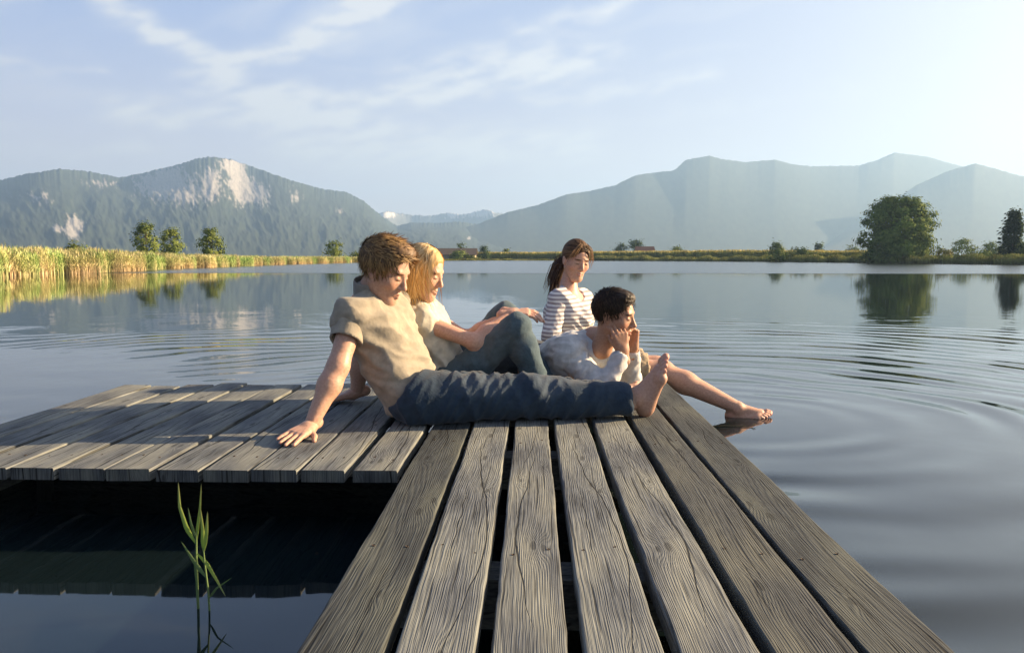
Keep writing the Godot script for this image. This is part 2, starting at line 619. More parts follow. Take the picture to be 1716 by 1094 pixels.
func water() -> void:
	var azs := PackedFloat32Array()
	var a := -180.0
	while a < 179.9:
		azs.append(a)
		a += 0.35 if a > -46.0 and a < 46.0 else 3.0
	var rs := PackedFloat32Array([0.1, 0.4, 0.7, 0.9])
	var r := 1.0
	while r < 13.0:
		rs.append(r)
		r += 0.028 if r < 7.0 else 0.04
	while r < 260.0:
		rs.append(r)
		r *= 1.12
	rs.append(260.0)
	var acc := Acc.new()
	for rr in rs:
		for az in azs:
			var x: float = sin(deg_to_rad(az)) * rr
			var z: float = -cos(deg_to_rad(az)) * rr
			var s := Vector2.ZERO
			if rr < 24.0:
				var wob := noise.get_noise_2d(x * 0.45, z * 0.45) * 0.16 + noise.get_noise_2d(x * 1.3 + 20.0, z * 1.3) * 0.03
				var d1 := Vector2(x - 1.17, z + 4.03).length()
				var right := smoothstep(-1.2, 0.6, x + 0.06 * z)
				var reach := 1.0 - smoothstep(4.0, 8.5, d1)
				var mod := 0.55 + 0.9 * noise.get_noise_2d(x * 0.5 + 7.0, z * 0.5)
				var a1: float = (0.085 * exp(-d1 * 0.09)) * reach * right * maxf(0.35, mod) * smoothstep(0.1, 1.6, d1)
				s += ring_slope(x, z, 1.17, -4.03, 0.34, 0.0, wob) * a1
				s += ring_slope(x, z, 1.17, -4.03, 0.185, 1.0, wob) * a1 * 0.35 * exp(-d1 * 0.3)
				s += ring_slope(x, z, 0.75, -4.4, 0.47, 2.0, wob * 1.5) * a1 * 0.5
				s += ring_slope(x, z, 1.6, -4.6, 0.8, 1.0, wob * 2.0) * 0.03 * right * smoothstep(-3.6, -2.4, z)
				s += ring_slope(x, z, 1.17, -4.03, 0.23, 0.6, wob * 0.8) * 0.030 * right * (1.0 - smoothstep(1.5, 4.5, d1)) * maxf(0.0, 0.5 + noise.get_noise_2d(x * 0.9 + 3.0, z * 0.9)) * smoothstep(0.1, 0.8, d1)
				var d2 := Vector2(x + 0.7, z + 3.3).length()
				var mod2 := maxf(0.0, 0.45 + 1.2 * noise.get_noise_2d(x * 0.35 + 40.0, z * 0.35))
				var a2: float = 0.036 * (1.0 - right) * (1.0 - smoothstep(4.0, 8.5, d2)) * mod2 * smoothstep(2.6, 4.0, -z)
				s += ring_slope(x, z, -0.7, -3.3, 0.33, 0.5, wob * 1.6) * a2
				s += ring_slope(x, z, 0.1, -3.0, 0.27, 2.5, wob) * a2 * 0.45
				var fade := 1.0 - smoothstep(9.0, 22.0, rr)
				var calm := 0.35 + 0.65 * smoothstep(2.3, 3.4, -z + maxf(0.0, x) * 2.0)
				s += Vector2(fbm.get_noise_2d(x * 1.1, z * 1.6), fbm.get_noise_2d(x * 1.1 + 50.0, z * 1.6)) * 0.014 * fade * calm
			acc.v.append(Vector3(x, WATER, z))
			acc.n.append(Vector3(-s.x, 1.0, -s.y).normalized())
			acc.c.append(Color.WHITE)
			acc.uv.append(Vector2(x, z))
	grid_mesh(acc, rs.size(), azs.size(), true)
	var m := StandardMaterial3D.new()
	m.albedo_color = lin(0.005, 0.010, 0.012)
	m.roughness = 0.035
	m.metallic_specular = 0.55
	m.normal_enabled = true
	m.normal_texture = noise_tex(0.02, 512, true, 1.2, FastNoiseLite.TYPE_SIMPLEX_SMOOTH, 8)
	m.normal_scale = 0.06
	m.uv1_triplanar = true
	m.uv1_world_triplanar = true
	m.uv1_scale = Vector3.ONE * 0.25
	struct_mesh("water", acc.mesh(), m, "still lake water ringed with ripples around the pier", "water")
	# far water roughened by the wind, beyond a sharp line
	var w := Acc.new()
	var cols := 90
	for j in 26:
		for k in cols:
			var x := lerpf(-75.0, 110.0, k / (cols - 1.0))
			var edge := -40.2 + noise.get_noise_2d(x * 0.06, 3.0) * 0.8 + noise.get_noise_2d(x * 0.5, 8.0) * 0.25
			var z: float = lerpf(edge, -240.0, pow(j / 25.0, 1.6))
			w.v.append(Vector3(x, WATER + 0.004, z))
			w.n.append(Vector3.UP); w.c.append(Color.WHITE); w.uv.append(Vector2(x, z))
	grid_mesh(w, 26, cols)
	var mw := m.duplicate()
	mw.roughness = 0.18
	mw.metallic_specular = 1.0
	mw.normal_texture = noise_tex(0.05, 512, true, 8.0, FastNoiseLite.TYPE_SIMPLEX_SMOOTH, 9)
	mw.normal_scale = 0.22
	mw.uv1_scale = Vector3.ONE * 0.35
	struct_mesh("water", w.mesh(), mw, "pale band of wind-ruffled water below the far shore", "water")

func land() -> void:
	var azs := PackedFloat32Array()
	var a := -180.0
	while a < 179.9:
		azs.append(a)
		a += 0.5 if a > -50.0 and a < 60.0 else 3.0
	var offs := [-2.0, -0.2, 0.8, 3.0, 8.0, 20.0, 45.0, 90.0, 200.0, 400.0, 900.0, 1600.0, 2600.0]
	var ys := [-0.6, -0.04, 0.18, 0.26, 0.3, 0.35, 0.4, 0.4, 0.5, 0.5, 0.6, 0.6, 0.0]
	var acc := Acc.new()
	for j in offs.size():
		for az in azs:
			var r: float = table(SHORE, az) + offs[j] + (noise.get_noise_2d(az * 1.5, 1.0) * 1.2 if j < 4 else 0.0)
			var p := Vector3(sin(deg_to_rad(az)) * r, WATER + ys[j] + noise.get_noise_2d(az * 3.0, j * 4.0) * 0.05, -cos(deg_to_rad(az)) * r)
			acc.v.append(p)
			acc.n.append(Vector3.UP)
			var g := fbm.get_noise_2d(p.x * 0.05, p.z * 0.05)
			acc.c.append(Color(0.075, 0.085, 0.03).lerp(Color(0.13, 0.12, 0.045), clampf(0.5 + g, 0, 1)))
			acc.uv.append(Vector2.ZERO)
	grid_mesh(acc, offs.size(), azs.size(), true)
	struct_mesh("ground", acc.mesh(), mats.land, "flat green meadow land round the lake", "ground")

func mountain(called: String, label: String, ridge: Array, rf: float, rr: float, cols: int, rows: int, rough: float, forest: Color, rock: Color, patches: Array, sd: float, shape: float, lean := 0.0) -> void:
	var acc := Acc.new()
	var a0: float = ridge[0][0]
	var a1: float = ridge[-1][0]
	var back := 6
	for j in rows + back:
		var t := minf(1.0, j / (rows - 1.0))
		for k in cols:
			var az := lerpf(a0, a1, k / (cols - 1.0))
			var jag := noise.get_noise_2d(az * 5.0, sd) * 0.05 + noise.get_noise_2d(az * 14.0, sd + 9.0) * 0.022
			var el := table(ridge, az) + jag * rough * smoothstep(0.7, 1.0, t)
			if t < 1.0:
				var wide := (table(ridge, az - 9.0) + table(ridge, az - 6.0) + table(ridge, az - 3.0) + table(ridge, az) + table(ridge, az + 3.0) + table(ridge, az + 6.0) + table(ridge, az + 9.0)) / 7.0
				el = lerpf(minf(wide, el + 0.4), el, smoothstep(0.35, 1.0, t) if patches.size() > 5 else t)
			var edge := smoothstep(a0, a0 + 2.0, az) * (1.0 - smoothstep(a1 - 2.0, a1, az))
			var away := 1.0 / (cos(deg_to_rad(az)) - lean * sin(deg_to_rad(az))) if lean > 0.0 else 1.0
			var rt: float = rr * away * (1.0 + noise.get_noise_2d(az * 0.25, sd + 3.0) * (0.08 if lean == 0.0 else 0.01))
			var top := tan(deg_to_rad(maxf(el, 0.05))) * rt + 0.66
			var d := lerpf(rf * away, rt, t)
			# spurs and gullies run down the slope
			var g := ridged.get_noise_2d(az * 0.22 + t * 0.35 + sd, t * 0.9) * 0.6 + fbm.get_noise_2d(az * 0.7 + sd, t * 3.0) * 0.4 + fbm.get_noise_2d(az * 2.6 + sd, t * 9.0) * 0.14
			var bump := sin(PI * pow(t, 0.8)) * 0.07 * rough * (0.75 if patches.size() > 5 else 0.12)
			var y := top * (pow(t, shape) + g * bump)
			# nothing before the ridge may stand above the ridge line
			if patches.size() > 5:
				y = minf(y, (top - 0.66) * d / rt * (0.72 + 0.28 * t) + 0.66)
			if j >= rows:
				var q := float(j - rows + 1) / back
				d = rt * (1.0 + 0.10 * q)
				y = top * (1.0 - q * q)
			y = y * lerpf(1.0, edge, 0.0) - 1.0 + (0.0 if t > 0.02 else -6.0)
			var p := Vector3(sin(deg_to_rad(az)) * d, y, -cos(deg_to_rad(az)) * d)
			acc.v.append(p)
			var e2 := rad_to_deg(atan2(y - 0.66, d))
			var col := forest * (1.0 + 0.45 * fbm.get_noise_2d(az * 1.5 + sd, e2 * 2.0) + 0.35 * fbm.get_noise_2d(az * 8.0, e2 * 9.0 + sd))
			var mask := 0.0
			for pt in patches:
				var ex: float = (az - pt[0]) / pt[2]
				var ey: float = (e2 - pt[1]) / pt[3]
				mask += exp(-(ex * ex + ey * ey)) * pt[4]
			if mask > 0.02:
				var streak := ridged.get_noise_2d(az * 1.6 + e2 * 0.35, e2 * 0.55 + 4.0) * 0.7 + fbm.get_noise_2d(az * 5.0, e2 * 3.0) * 0.8
				col = col.lerp(rock * (0.9 + 0.35 * fbm.get_noise_2d(az * 7.0, e2 * 5.0)), smoothstep(0.34, 0.60, mask * 0.78 + streak * 0.42))
			col.a = 1.0
			acc.c.append(col)
			acc.uv.append(Vector2.ZERO)
	grid_mesh(acc, rows + back, cols)
	acc.n = normals_of(acc.v, acc.i)
	struct_mesh(called, acc.mesh(), mats.land, label, "mountain")

func mountains() -> void:
	var forest := Color(0.030, 0.042, 0.028)
	var rock := Color(0.31, 0.295, 0.27)
	var A := [[-74.0, 0.2], [-66.0, 1.6], [-60.0, 2.6], [-52.47, 3.72], [-47.60, 2.70], [-42.80, 3.83], [-39.31, 3.78], [-35.70, 4.83], [-34.42, 5.28], [-32.45, 5.73], [-30.77, 5.64], [-29.03, 5.34], [-27.58, 5.72], [-25.33, 6.43], [-24.17, 6.85], [-23.39, 7.01], [-22.02, 6.91], [-20.24, 6.36], [-18.21, 5.67], [-15.70, 5.01], [-13.99, 4.83], [-12.70, 4.16], [-11.41, 3.07], [-10.31, 2.37], [-9.19, 2.64], [-7.40, 2.61], [-5.60, 2.71], [-4.24, 2.53], [-1.51, 1.86], [1.67, 0.73]]
	var patches := [[-23.3, 5.2, 0.55, 1.1, 0.95], [-21.5, 5.2, 0.8, 1.3, 1.0], [-20.2, 4.5, 0.9, 0.9, 0.9], [-25.7, 5.3, 1.5, 1.0, 0.85], [-27.2, 4.8, 1.1, 0.9, 0.7], [-31.89, 1.95, 0.55, 0.75, 1.25], [-32.9, 1.86, 0.3, 0.3, 0.9], [-22.0, 6.5, 0.7, 0.5, 0.9], [-30.2, 4.9, 1.2, 0.35, 0.5], [-33.5, 3.8, 1.0, 0.5, 0.5], [-25.0, 4.1, 1.5, 0.7, 0.55], [-17.6, 4.3, 0.5, 0.6, 0.6], [-14.5, 3.4, 0.3, 0.3, 0.6], [-4.9, 1.45, 0.14, 0.12, 1.3]]
	mountain("mountain", "forested mountain with pale bare cliffs behind the reed bed", A, 1300.0, 2700.0, 1300, 80, 1.0, forest, rock, patches, 2.0, 1.25)
	var B := [[-13.21, 0.27], [-8.76, 1.39], [-4.24, 2.53], [-1.97, 3.43], [0.30, 3.96], [2.56, 4.76], [4.35, 5.01], [6.13, 5.38], [7.67, 6.10], [9.20, 6.29], [10.50, 6.39], [11.34, 7.14], [13.03, 7.38], [13.88, 7.10], [15.55, 6.83], [17.58, 6.92], [18.79, 6.54], [19.97, 6.37], [23.02, 6.27], [24.12, 6.57], [25.18, 7.01], [27.14, 6.62], [28.35, 6.16], [30.04, 5.57], [33.53, 4.81], [37.88, 3.51]]
	mountain("mountain", "long hazy mountain ridge behind the far shore right of centre", B, 1500.0, 2500.0, 420, 50, 0.6, forest, rock, [], 14.0, 1.7, 0.36)
	var C := [[19.79, 0.25], [24.61, 3.48], [26.69, 4.87], [28.38, 5.63], [28.94, 5.79], [29.86, 6.03], [30.85, 5.67], [31.65, 5.36], [32.48, 5.05], [35.02, 4.72], [38.0, 4.2], [42.0, 2.4], [46.5, 0.2]]
	mountain("mountain", "hazy pale mountain shoulder above the spruce at the right", C, 1150.0, 1950.0, 260, 40, 0.6, forest, rock, [], 27.0, 1.7, 0.36)
	var E := [[-14.91, 2.25], [-11.85, 3.16], [-10.96, 3.47], [-10.30, 3.30], [-9.19, 3.18], [-7.85, 3.14], [-6.27, 3.42], [-5.59, 3.20], [-4.91, 3.34], [-4.23, 3.56], [-3.55, 3.65], [-2.87, 3.38], [-1.97, 3.30], [0.30, 2.67]]
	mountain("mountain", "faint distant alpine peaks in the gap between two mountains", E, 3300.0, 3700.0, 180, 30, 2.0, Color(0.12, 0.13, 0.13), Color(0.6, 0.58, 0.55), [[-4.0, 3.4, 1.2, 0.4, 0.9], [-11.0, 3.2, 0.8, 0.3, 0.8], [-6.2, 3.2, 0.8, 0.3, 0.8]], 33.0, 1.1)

# ---------------------------------------------------------------- vegetation
# shape(t): half width of the crown, as a share of its width, at the share t of its height
func tree(called: String, label: String, category: String, at: Vector3, height: float, width: float, style: String, leaves: int, leaf: float, dark: Color, light: Color, sd: int, group := "") -> Node3D:
	var rng := RandomNumberGenerator.new()
	rng.seed = sd
	var o := thing(called, label, category, at, group)
	var wood := Acc.new()
	var bark := Color(0.10, 0.08, 0.06)
	var r0 := height * (0.022 if style != "shrub" else 0.012)
	var pts := PackedVector3Array()
	var rad := PackedFloat32Array()
	for k in 7:
		var t := k / 6.0
		pts.append(Vector3(rng.randf_range(-0.02, 0.02) * height * t, height * 0.92 * t - 0.3 * (1.0 - t), rng.randf_range(-0.02, 0.02) * height * t))
		rad.append(r0 * (1.0 - 0.88 * t))
	tube(wood, pts, rad, bark, 7)
	var crown := Acc.new()
	var clumps := []
	var nc := int(leaves / 42.0)
	for k in nc:
		var t := rng.randf()
		var prof := 0.0
		if style == "cone":
			t = pow(t, 1.4) * 0.96 + 0.04
			prof = (1.0 - t) * (0.75 + 0.35 * absf(sin(t * 34.0))) + 0.02
		elif style == "tall":
			t = 0.12 + 0.86 * t
			prof = sqrt(maxf(0.0, 1.0 - pow((t - 0.45) / 0.56, 2.0)))
		elif style == "shrub":
			t = t * 0.95
			prof = sqrt(maxf(0.0, 1.0 - t * t))
		else:
			t = 0.03 + 0.95 * t
			prof = pow(maxf(0.0, 1.0 - pow(absf(t - 0.42) / 0.60, 2.4)), 0.5)
		var ang := rng.randf() * TAU
		var lob := 0.84 + 0.30 * noise.get_noise_3d(cos(ang) * 1.5 + sd, sin(ang) * 1.5, t * 3.2)
		var rr := prof * width * 0.5 * lob * pow(rng.randf(), 0.36)
		var c := Vector3(cos(ang) * rr, t * height, sin(ang) * rr)
		clumps.append(c)
		if k % 9 == 0 and style != "cone":
			var b := Vector3(0, c.y * 0.55, 0)
			tube(wood, PackedVector3Array([b, b.lerp(c, 0.55) + Vector3(0, 0.04 * height, 0), c]), PackedFloat32Array([r0 * 0.35, r0 * 0.22, r0 * 0.06]), bark, 4)
	var per := int(float(leaves) / nc)
	for c in clumps:
		var cs: float = leaf * rng.randf_range(1.5, 3.2)
		var tone := rng.randf()
		for k in per:
			var off := Vector3(rng.randfn(), rng.randfn() * 0.7, rng.randfn()) * cs * 0.5
			var p: Vector3 = c + off
			if p.y < 0.02:
				p.y = 0.02 + rng.randf() * 0.2
			var nn: Vector3 = (off.normalized() * 0.9 + Vector3(rng.randfn(), rng.randfn() + 0.5, rng.randfn()) * 0.35 + (c - Vector3(0, height * 0.35, 0)).normalized() * 1.1).normalized()
			var s := nn.cross(Vector3(rng.randfn(), rng.randfn(), rng.randfn())).normalized() * leaf * rng.randf_range(0.35, 0.7)
			var u := nn.cross(s).normalized() * leaf * rng.randf_range(0.3, 0.6)
			if style == "cone":
				s = Vector3(p.x, -0.35 * Vector2(p.x, p.z).length(), p.z).normalized() * leaf * rng.randf_range(0.5, 1.0)
				u = s.cross(Vector3(rng.randfn(), rng.randfn() * 0.5, rng.randfn())).normalized() * leaf * 0.38
			var col := dark.lerp(light, clampf(tone * 0.6 + rng.randf() * 0.4, 0, 1))
			crown.quad(p - s, p - u * 0.8, p + s, p + u * 0.8, nn, col)
	part(o, "trunk", wood.mesh(), mats.bark)
	part(o, "crown", crown.mesh(), mats.leaf)
	return o

func blade_clump(n: int, h: float, spread: float, w: float, base: Color, top: Color, plume: Color, sd: int) -> ArrayMesh:
	var rng := RandomNumberGenerator.new()
	rng.seed = sd
	var acc := Acc.new()
	for k in n:
		var p := Vector3(rng.randf_range(-spread, spread), 0, rng.randf_range(-spread, spread))
		var hh := h * rng.randf_range(0.58, 1.08)
		var lean := Vector3(rng.randfn() * 0.09, 0, rng.randfn() * 0.09) * hh
		var side := Vector3(1, 0, 0).rotated(Vector3.UP, rng.randf() * PI) * w
		var nn := side.cross(Vector3.UP).normalized()
		var prev := p
		var mix := rng.randf_range(0.35, 0.8)
		for s in 3:
			var t0 := s / 3.0
			var t1 := (s + 1) / 3.0
			var q := p + Vector3(0, hh * t1, 0) + lean * t1 * t1
			var c0 := base.lerp(top, smoothstep(mix - 0.3, mix + 0.25, t0))
			var c1 := base.lerp(top, smoothstep(mix - 0.3, mix + 0.25, t1))
			var i0 := acc.v.size()
			var w0 := 1.0 - t0 * 0.6
			var w1 := 1.0 - t1 * 0.9
			acc.quad(prev - side * w0, prev + side * w0, q + side * w1, q - side * w1, nn, c0)
			acc.c[i0 + 2] = c1; acc.c[i0 + 3] = c1
			prev = q
		# leaves that leave the stalk
		for l in 4:
			var t := rng.randf_range(0.12, 0.88)
			var b := p + Vector3(0, hh * t, 0) + lean * t * t
			var dir := Vector3(rng.randfn() * 0.42, 1.0, rng.randfn() * 0.42).normalized() * hh * rng.randf_range(0.2, 0.36)
			var sd2 := dir.cross(Vector3(rng.randfn(), rng.randfn(), rng.randfn())).normalized() * w * 1.3
			acc.quad(b, b + dir * 0.5 + sd2, b + dir + Vector3(0, -hh * 0.04, 0), b + dir * 0.5 - sd2, sd2.cross(dir).normalized(), base.lerp(top, clampf(t * 0.8 + rng.randf_range(-0.1, 0.3), 0, 1)))
		if rng.randf() < 0.25:
			acc.quad(prev - side * 1.6, prev + side * 0.3 + Vector3(0, 0.10 * hh, 0), prev + Vector3(0, 0.16 * hh, 0), prev + side * 1.8, nn, plume)
	return acc.mesh()

func scatter(called: String, label: String, category: String, mesh: Mesh, places: Array, mat: Material) -> void:
	var mm := MultiMesh.new()
	mm.transform_format = MultiMesh.TRANSFORM_3D
	mm.use_colors = true
	mm.mesh = mesh
	mm.instance_count = places.size()
	for k in places.size():
		mm.set_instance_transform(k, places[k][0])
		mm.set_instance_color(k, places[k][1])
	var o := MultiMeshInstance3D.new()
	o.name = numbered(called)
	o.multimesh = mm
	o.material_override = mat
	add_child(o)
	tag(o, label, category, "", "stuff")

func vegetation() -> void:
	var rng := RandomNumberGenerator.new()
	rng.seed = 4
	# reed bed along the left bank
	var reed := blade_clump(34, 1.0, 0.28, 0.0085, Color(0.58, 0.44, 0.27), Color(0.37, 0.385, 0.15), Color(0.46, 0.40, 0.25), 2)
	var places := []
	for k in 9000:
		var az := lerpf(-58.0, -11.5, pow(rng.randf(), 0.75))
		var p := shore_at(az)
		var deep := pow(rng.randf(), 1.7) * 9.0 - 0.4 + noise.get_noise_2d(p.x * 0.3, p.z * 0.3) * 0.8
		p.x -= deep
		p.z -= deep * 0.15
		var h := clampf(lerpf(1.22, 0.93, (-p.z - 33.0) / 45.0), 0.9, 1.25) * (1.0 + 0.16 * noise.get_noise_2d(p.z * 0.22, p.x * 0.2) + rng.randf_range(-0.1, 0.1))
		h += 0.1 * smoothstep(-38.0, -33.0, p.z) * noise.get_noise_2d(p.x * 0.5, 4.0)
		p.y = WATER - 0.05
		var tint := 1.0 + 0.5 * noise.get_noise_2d(p.z * 0.6, p.x * 0.4) + rng.randf_range(-0.12, 0.12)
		var green := clampf(noise.get_noise_2d(p.z * 0.45 + 30.0, p.x * 0.3) * 1.5, 0.0, 0.7)
		places.append([Transform3D(Basis(Vector3.UP, rng.randf() * TAU).scaled(Vector3(1.25, h, 1.25)), p), Color(tint * (1.0 - 0.45 * green), tint, tint * (1.0 - 0.4 * green))])
	scatter("reed_bed", "golden reed bed along the left bank of the lake", "reeds", reed, places, mats.leaf)
	# grass and sedge along the far shore
	var sedge := blade_clump(22, 1.0, 0.5, 0.03, Color(0.15, 0.15, 0.06), Color(0.24, 0.25, 0.07), Color(0.34, 0.29, 0.13), 3)
	places = []
	for k in 7000:
		var az := rng.randf_range(-12.5, 62.0)
		var p := shore_at(az)
		var out := p.normalized()
		out.y = 0
		p += out * (rng.randf_range(-0.3, 7.0))
		p.y = WATER - 0.1
		var h := 0.85 + 0.4 * noise.get_noise_2d(az * 0.9, 2.0) + 0.3 * rng.randf()
		if az > -7.0 and az < 2.0:
			h *= 0.45
		var tint := 1.0 + 0.5 * noise.get_noise_2d(az * 2.0, 8.0) + rng.randf_range(-0.15, 0.15)
		places.append([Transform3D(Basis(Vector3.UP, rng.randf() * TAU).scaled(Vector3(1.2, h, 1.2)), p), Color(tint, tint, tint)])
	scatter("shore_grass", "low green sedge fringe along the far shore", "grass", sedge, places, mats.leaf)
	# maize field behind the far shore
	var maize := blade_clump(20, 1.0, 0.6, 0.05, Color(0.17, 0.19, 0.065), Color(0.30, 0.31, 0.09), Color(0.5, 0.42, 0.18), 6)
	places = []
	for k in 9000:
		var az := rng.randf_range(-10.0, 24.5)
		var p := shore_at(az)
		var out := p.normalized()
		out.y = 0
		var near := 12.0 + (10.0 if az < 2.0 else 0.0)
		p += out * (near + pow(rng.randf(), 1.5) * 70.0)
		p.y = WATER + 0.3
		var h := 1.72 * (1.0 + 0.05 * noise.get_noise_2d(az * 3.0, 2.0) + rng.randf_range(-0.08, 0.08))
		h *= lerpf(1.0, 0.82, smoothstep(14.0, 24.0, az))
		var tint := 1.0 + 0.3 * noise.get_noise_2d(az * 3.0, p.z * 0.1) + rng.randf_range(-0.15, 0.15)
		places.append([Transform3D(Basis(Vector3.UP, rng.randf() * TAU).scaled(Vector3(1.3, h, 1.3)), p), Color(tint, tint, tint)])
	scatter("maize_field", "yellow-green maize field behind the far shore", "crop", maize, places, mats.leaf)
	# trees one can tell apart
	var dk := Color(0.065, 0.10, 0.03)
	var lt := Color(0.20, 0.235, 0.06)
	var g := "trees behind the reed bed"
	tree("tree", "tallest slender green tree behind the reeds, leftmost of three", "tree", Vector3(-41.9, 0.0, -80), 4.4, 2.7, "tall", 2600, 0.22, dk, lt, 11, g)
	tree("tree", "middle rounded tree of the three behind the reeds", "tree", Vector3(-43.0, 0.0, -88), 4.0, 2.7, "tall", 2400, 0.22, dk, lt, 12, g)
	tree("tree", "broad-based tree behind the reeds, right of the three", "tree", Vector3(-41.2, 0.0, -95), 4.3, 3.2, "tall", 2600, 0.24, dk, lt, 13, g)
	tree("bush", "bushy round shrub at the right end of the reed bed", "bush", Vector3(-34.0, -0.1, -127), 3.5, 4.2, "shrub", 1500, 0.28, dk, lt, 14)
	tree("bush", "small low bush beside the round shrub at the reed end", "bush", Vector3(-31.0, -0.1, -131), 1.6, 3.6, "shrub", 700, 0.26, dk, lt, 15)
	tree("bush", "yellow-green bush top showing just above the reeds", "bush", Vector3(-46.0, 0.0, -74), 2.05, 2.6, "shrub", 700, 0.24, dk, Color(0.15, 0.17, 0.035), 16)
	tree("bush", "dark bush growing in front of the long low barn", "bush", Vector3(-20.0, -0.1, -201.5), 2.4, 6.0, "shrub", 1400, 0.4, dk, lt, 17)
	tree("bush", "sunny sedge bush right of the barn on the shore", "bush", Vector3(-16.5, -0.1, -202), 1.3, 4.0, "shrub", 800, 0.36, dk, Color(0.16, 0.16, 0.05), 18)
	tree("tree", "small dark egg-shaped tree right of the barn", "tree", Vector3(-13.8, -0.1, -212), 3.8, 2.7, "tall", 1100, 0.36, dk, Color(0.06, 0.09, 0.03), 19)
	tree("tree", "tiny pointed tree standing at the edge of the maize", "tree", Vector3(-8.2, 0.0, -230), 3.2, 1.9, "cone", 700, 0.34, dk, lt, 20)
	tree("tree", "tree rising behind the roof of the long barn", "tree", Vector3(-20.5, 0.0, -216), 4.6, 3.6, "round", 900, 0.4, dk, lt, 21)
	tree("tree", "round tree behind the small red-roofed hut", "tree", Vector3(34.0, 0.0, -247), 6.4, 6.6, "round", 1600, 0.5, dk, Color(0.08, 0.10, 0.04), 22)
	tree("bush", "grey-green bush left of the small red-roofed hut", "bush", Vector3(29.0, 0.4, -246), 4.6, 5.6, "shrub", 1200, 0.5, dk, Color(0.09, 0.10, 0.05), 23)
	tree("bush", "low bush on the field right of the small hut", "bush", Vector3(36.2, 0.3, -190), 3.0, 3.4, "shrub", 700, 0.4, dk, lt, 24)
	tree("bush", "tall loose bush at the waterline left of the great tree", "bush", Vector3(43.4, -0.1, -135), 3.3, 3.9, "shrub", 1500, 0.3, dk, lt, 25)
	tree("bush", "wide low bush at the waterline nearest the great tree", "bush", Vector3(47.6, -0.1, -135), 2.5, 4.8, "shrub", 1400, 0.3, dk, Color(0.13, 0.145, 0.04), 26)
	tree("tree", "tiny dark spruce on the field behind the waterline bushes", "tree", Vector3(83.1, 0.0, -220), 4.5, 2.6, "cone", 800, 0.4, dk, Color(0.05, 0.07, 0.03), 27)
	tree("tree", "small hazy tree just left of the great tree", "tree", Vector3(84.0, 0.0, -200), 4.2, 3.2, "round", 900, 0.4, dk, lt, 28)
	tree("tree", "great broad green tree standing alone on the right shore", "tree", Vector3(51.9, -0.2, -108), 9.2, 11.0, "round", 26000, 0.34, Color(0.06, 0.10, 0.03), Color(0.19, 0.235, 0.055), 29)
	tree("bush", "pale willow bush at the foot of the great tree", "bush", Vector3(57.8, -0.1, -107), 1.9, 3.6, "shrub", 1100, 0.25, Color(0.09, 0.09, 0.03), Color(0.2, 0.18, 0.06), 30)
	tree("tree", "hazy round tree beyond the great tree, left of two", "tree", Vector3(84.5, 0.0, -150), 3.9, 5.6, "round", 1500, 0.36, dk, lt, 31)
	tree("tree", "hazy round tree beyond the great tree, nearer the spruce", "tree", Vector3(90.0, 0.0, -150), 3.6, 5.0, "round", 1300, 0.36, dk, lt, 32)
	tree("spruce", "tall dark spruce near the right edge of the picture", "tree", Vector3(61.6, -0.1, -98), 6.5, 3.7, "cone", 5200, 0.30, Color(0.02, 0.034, 0.014), Color(0.05, 0.075, 0.028), 33)
	tree("bush", "dark thicket at the foot of the tall spruce", "bush", Vector3(62.8, -0.2, -95.5), 2.4, 6.5, "shrub", 2400, 0.28, dk, Color(0.08, 0.09, 0.03), 34)
	tree("bush", "long grassy thicket on the shore left of the spruce", "bush", Vector3(61.0, -0.2, -104), 1.5, 6.0, "shrub", 1500, 0.26, dk, lt, 35)

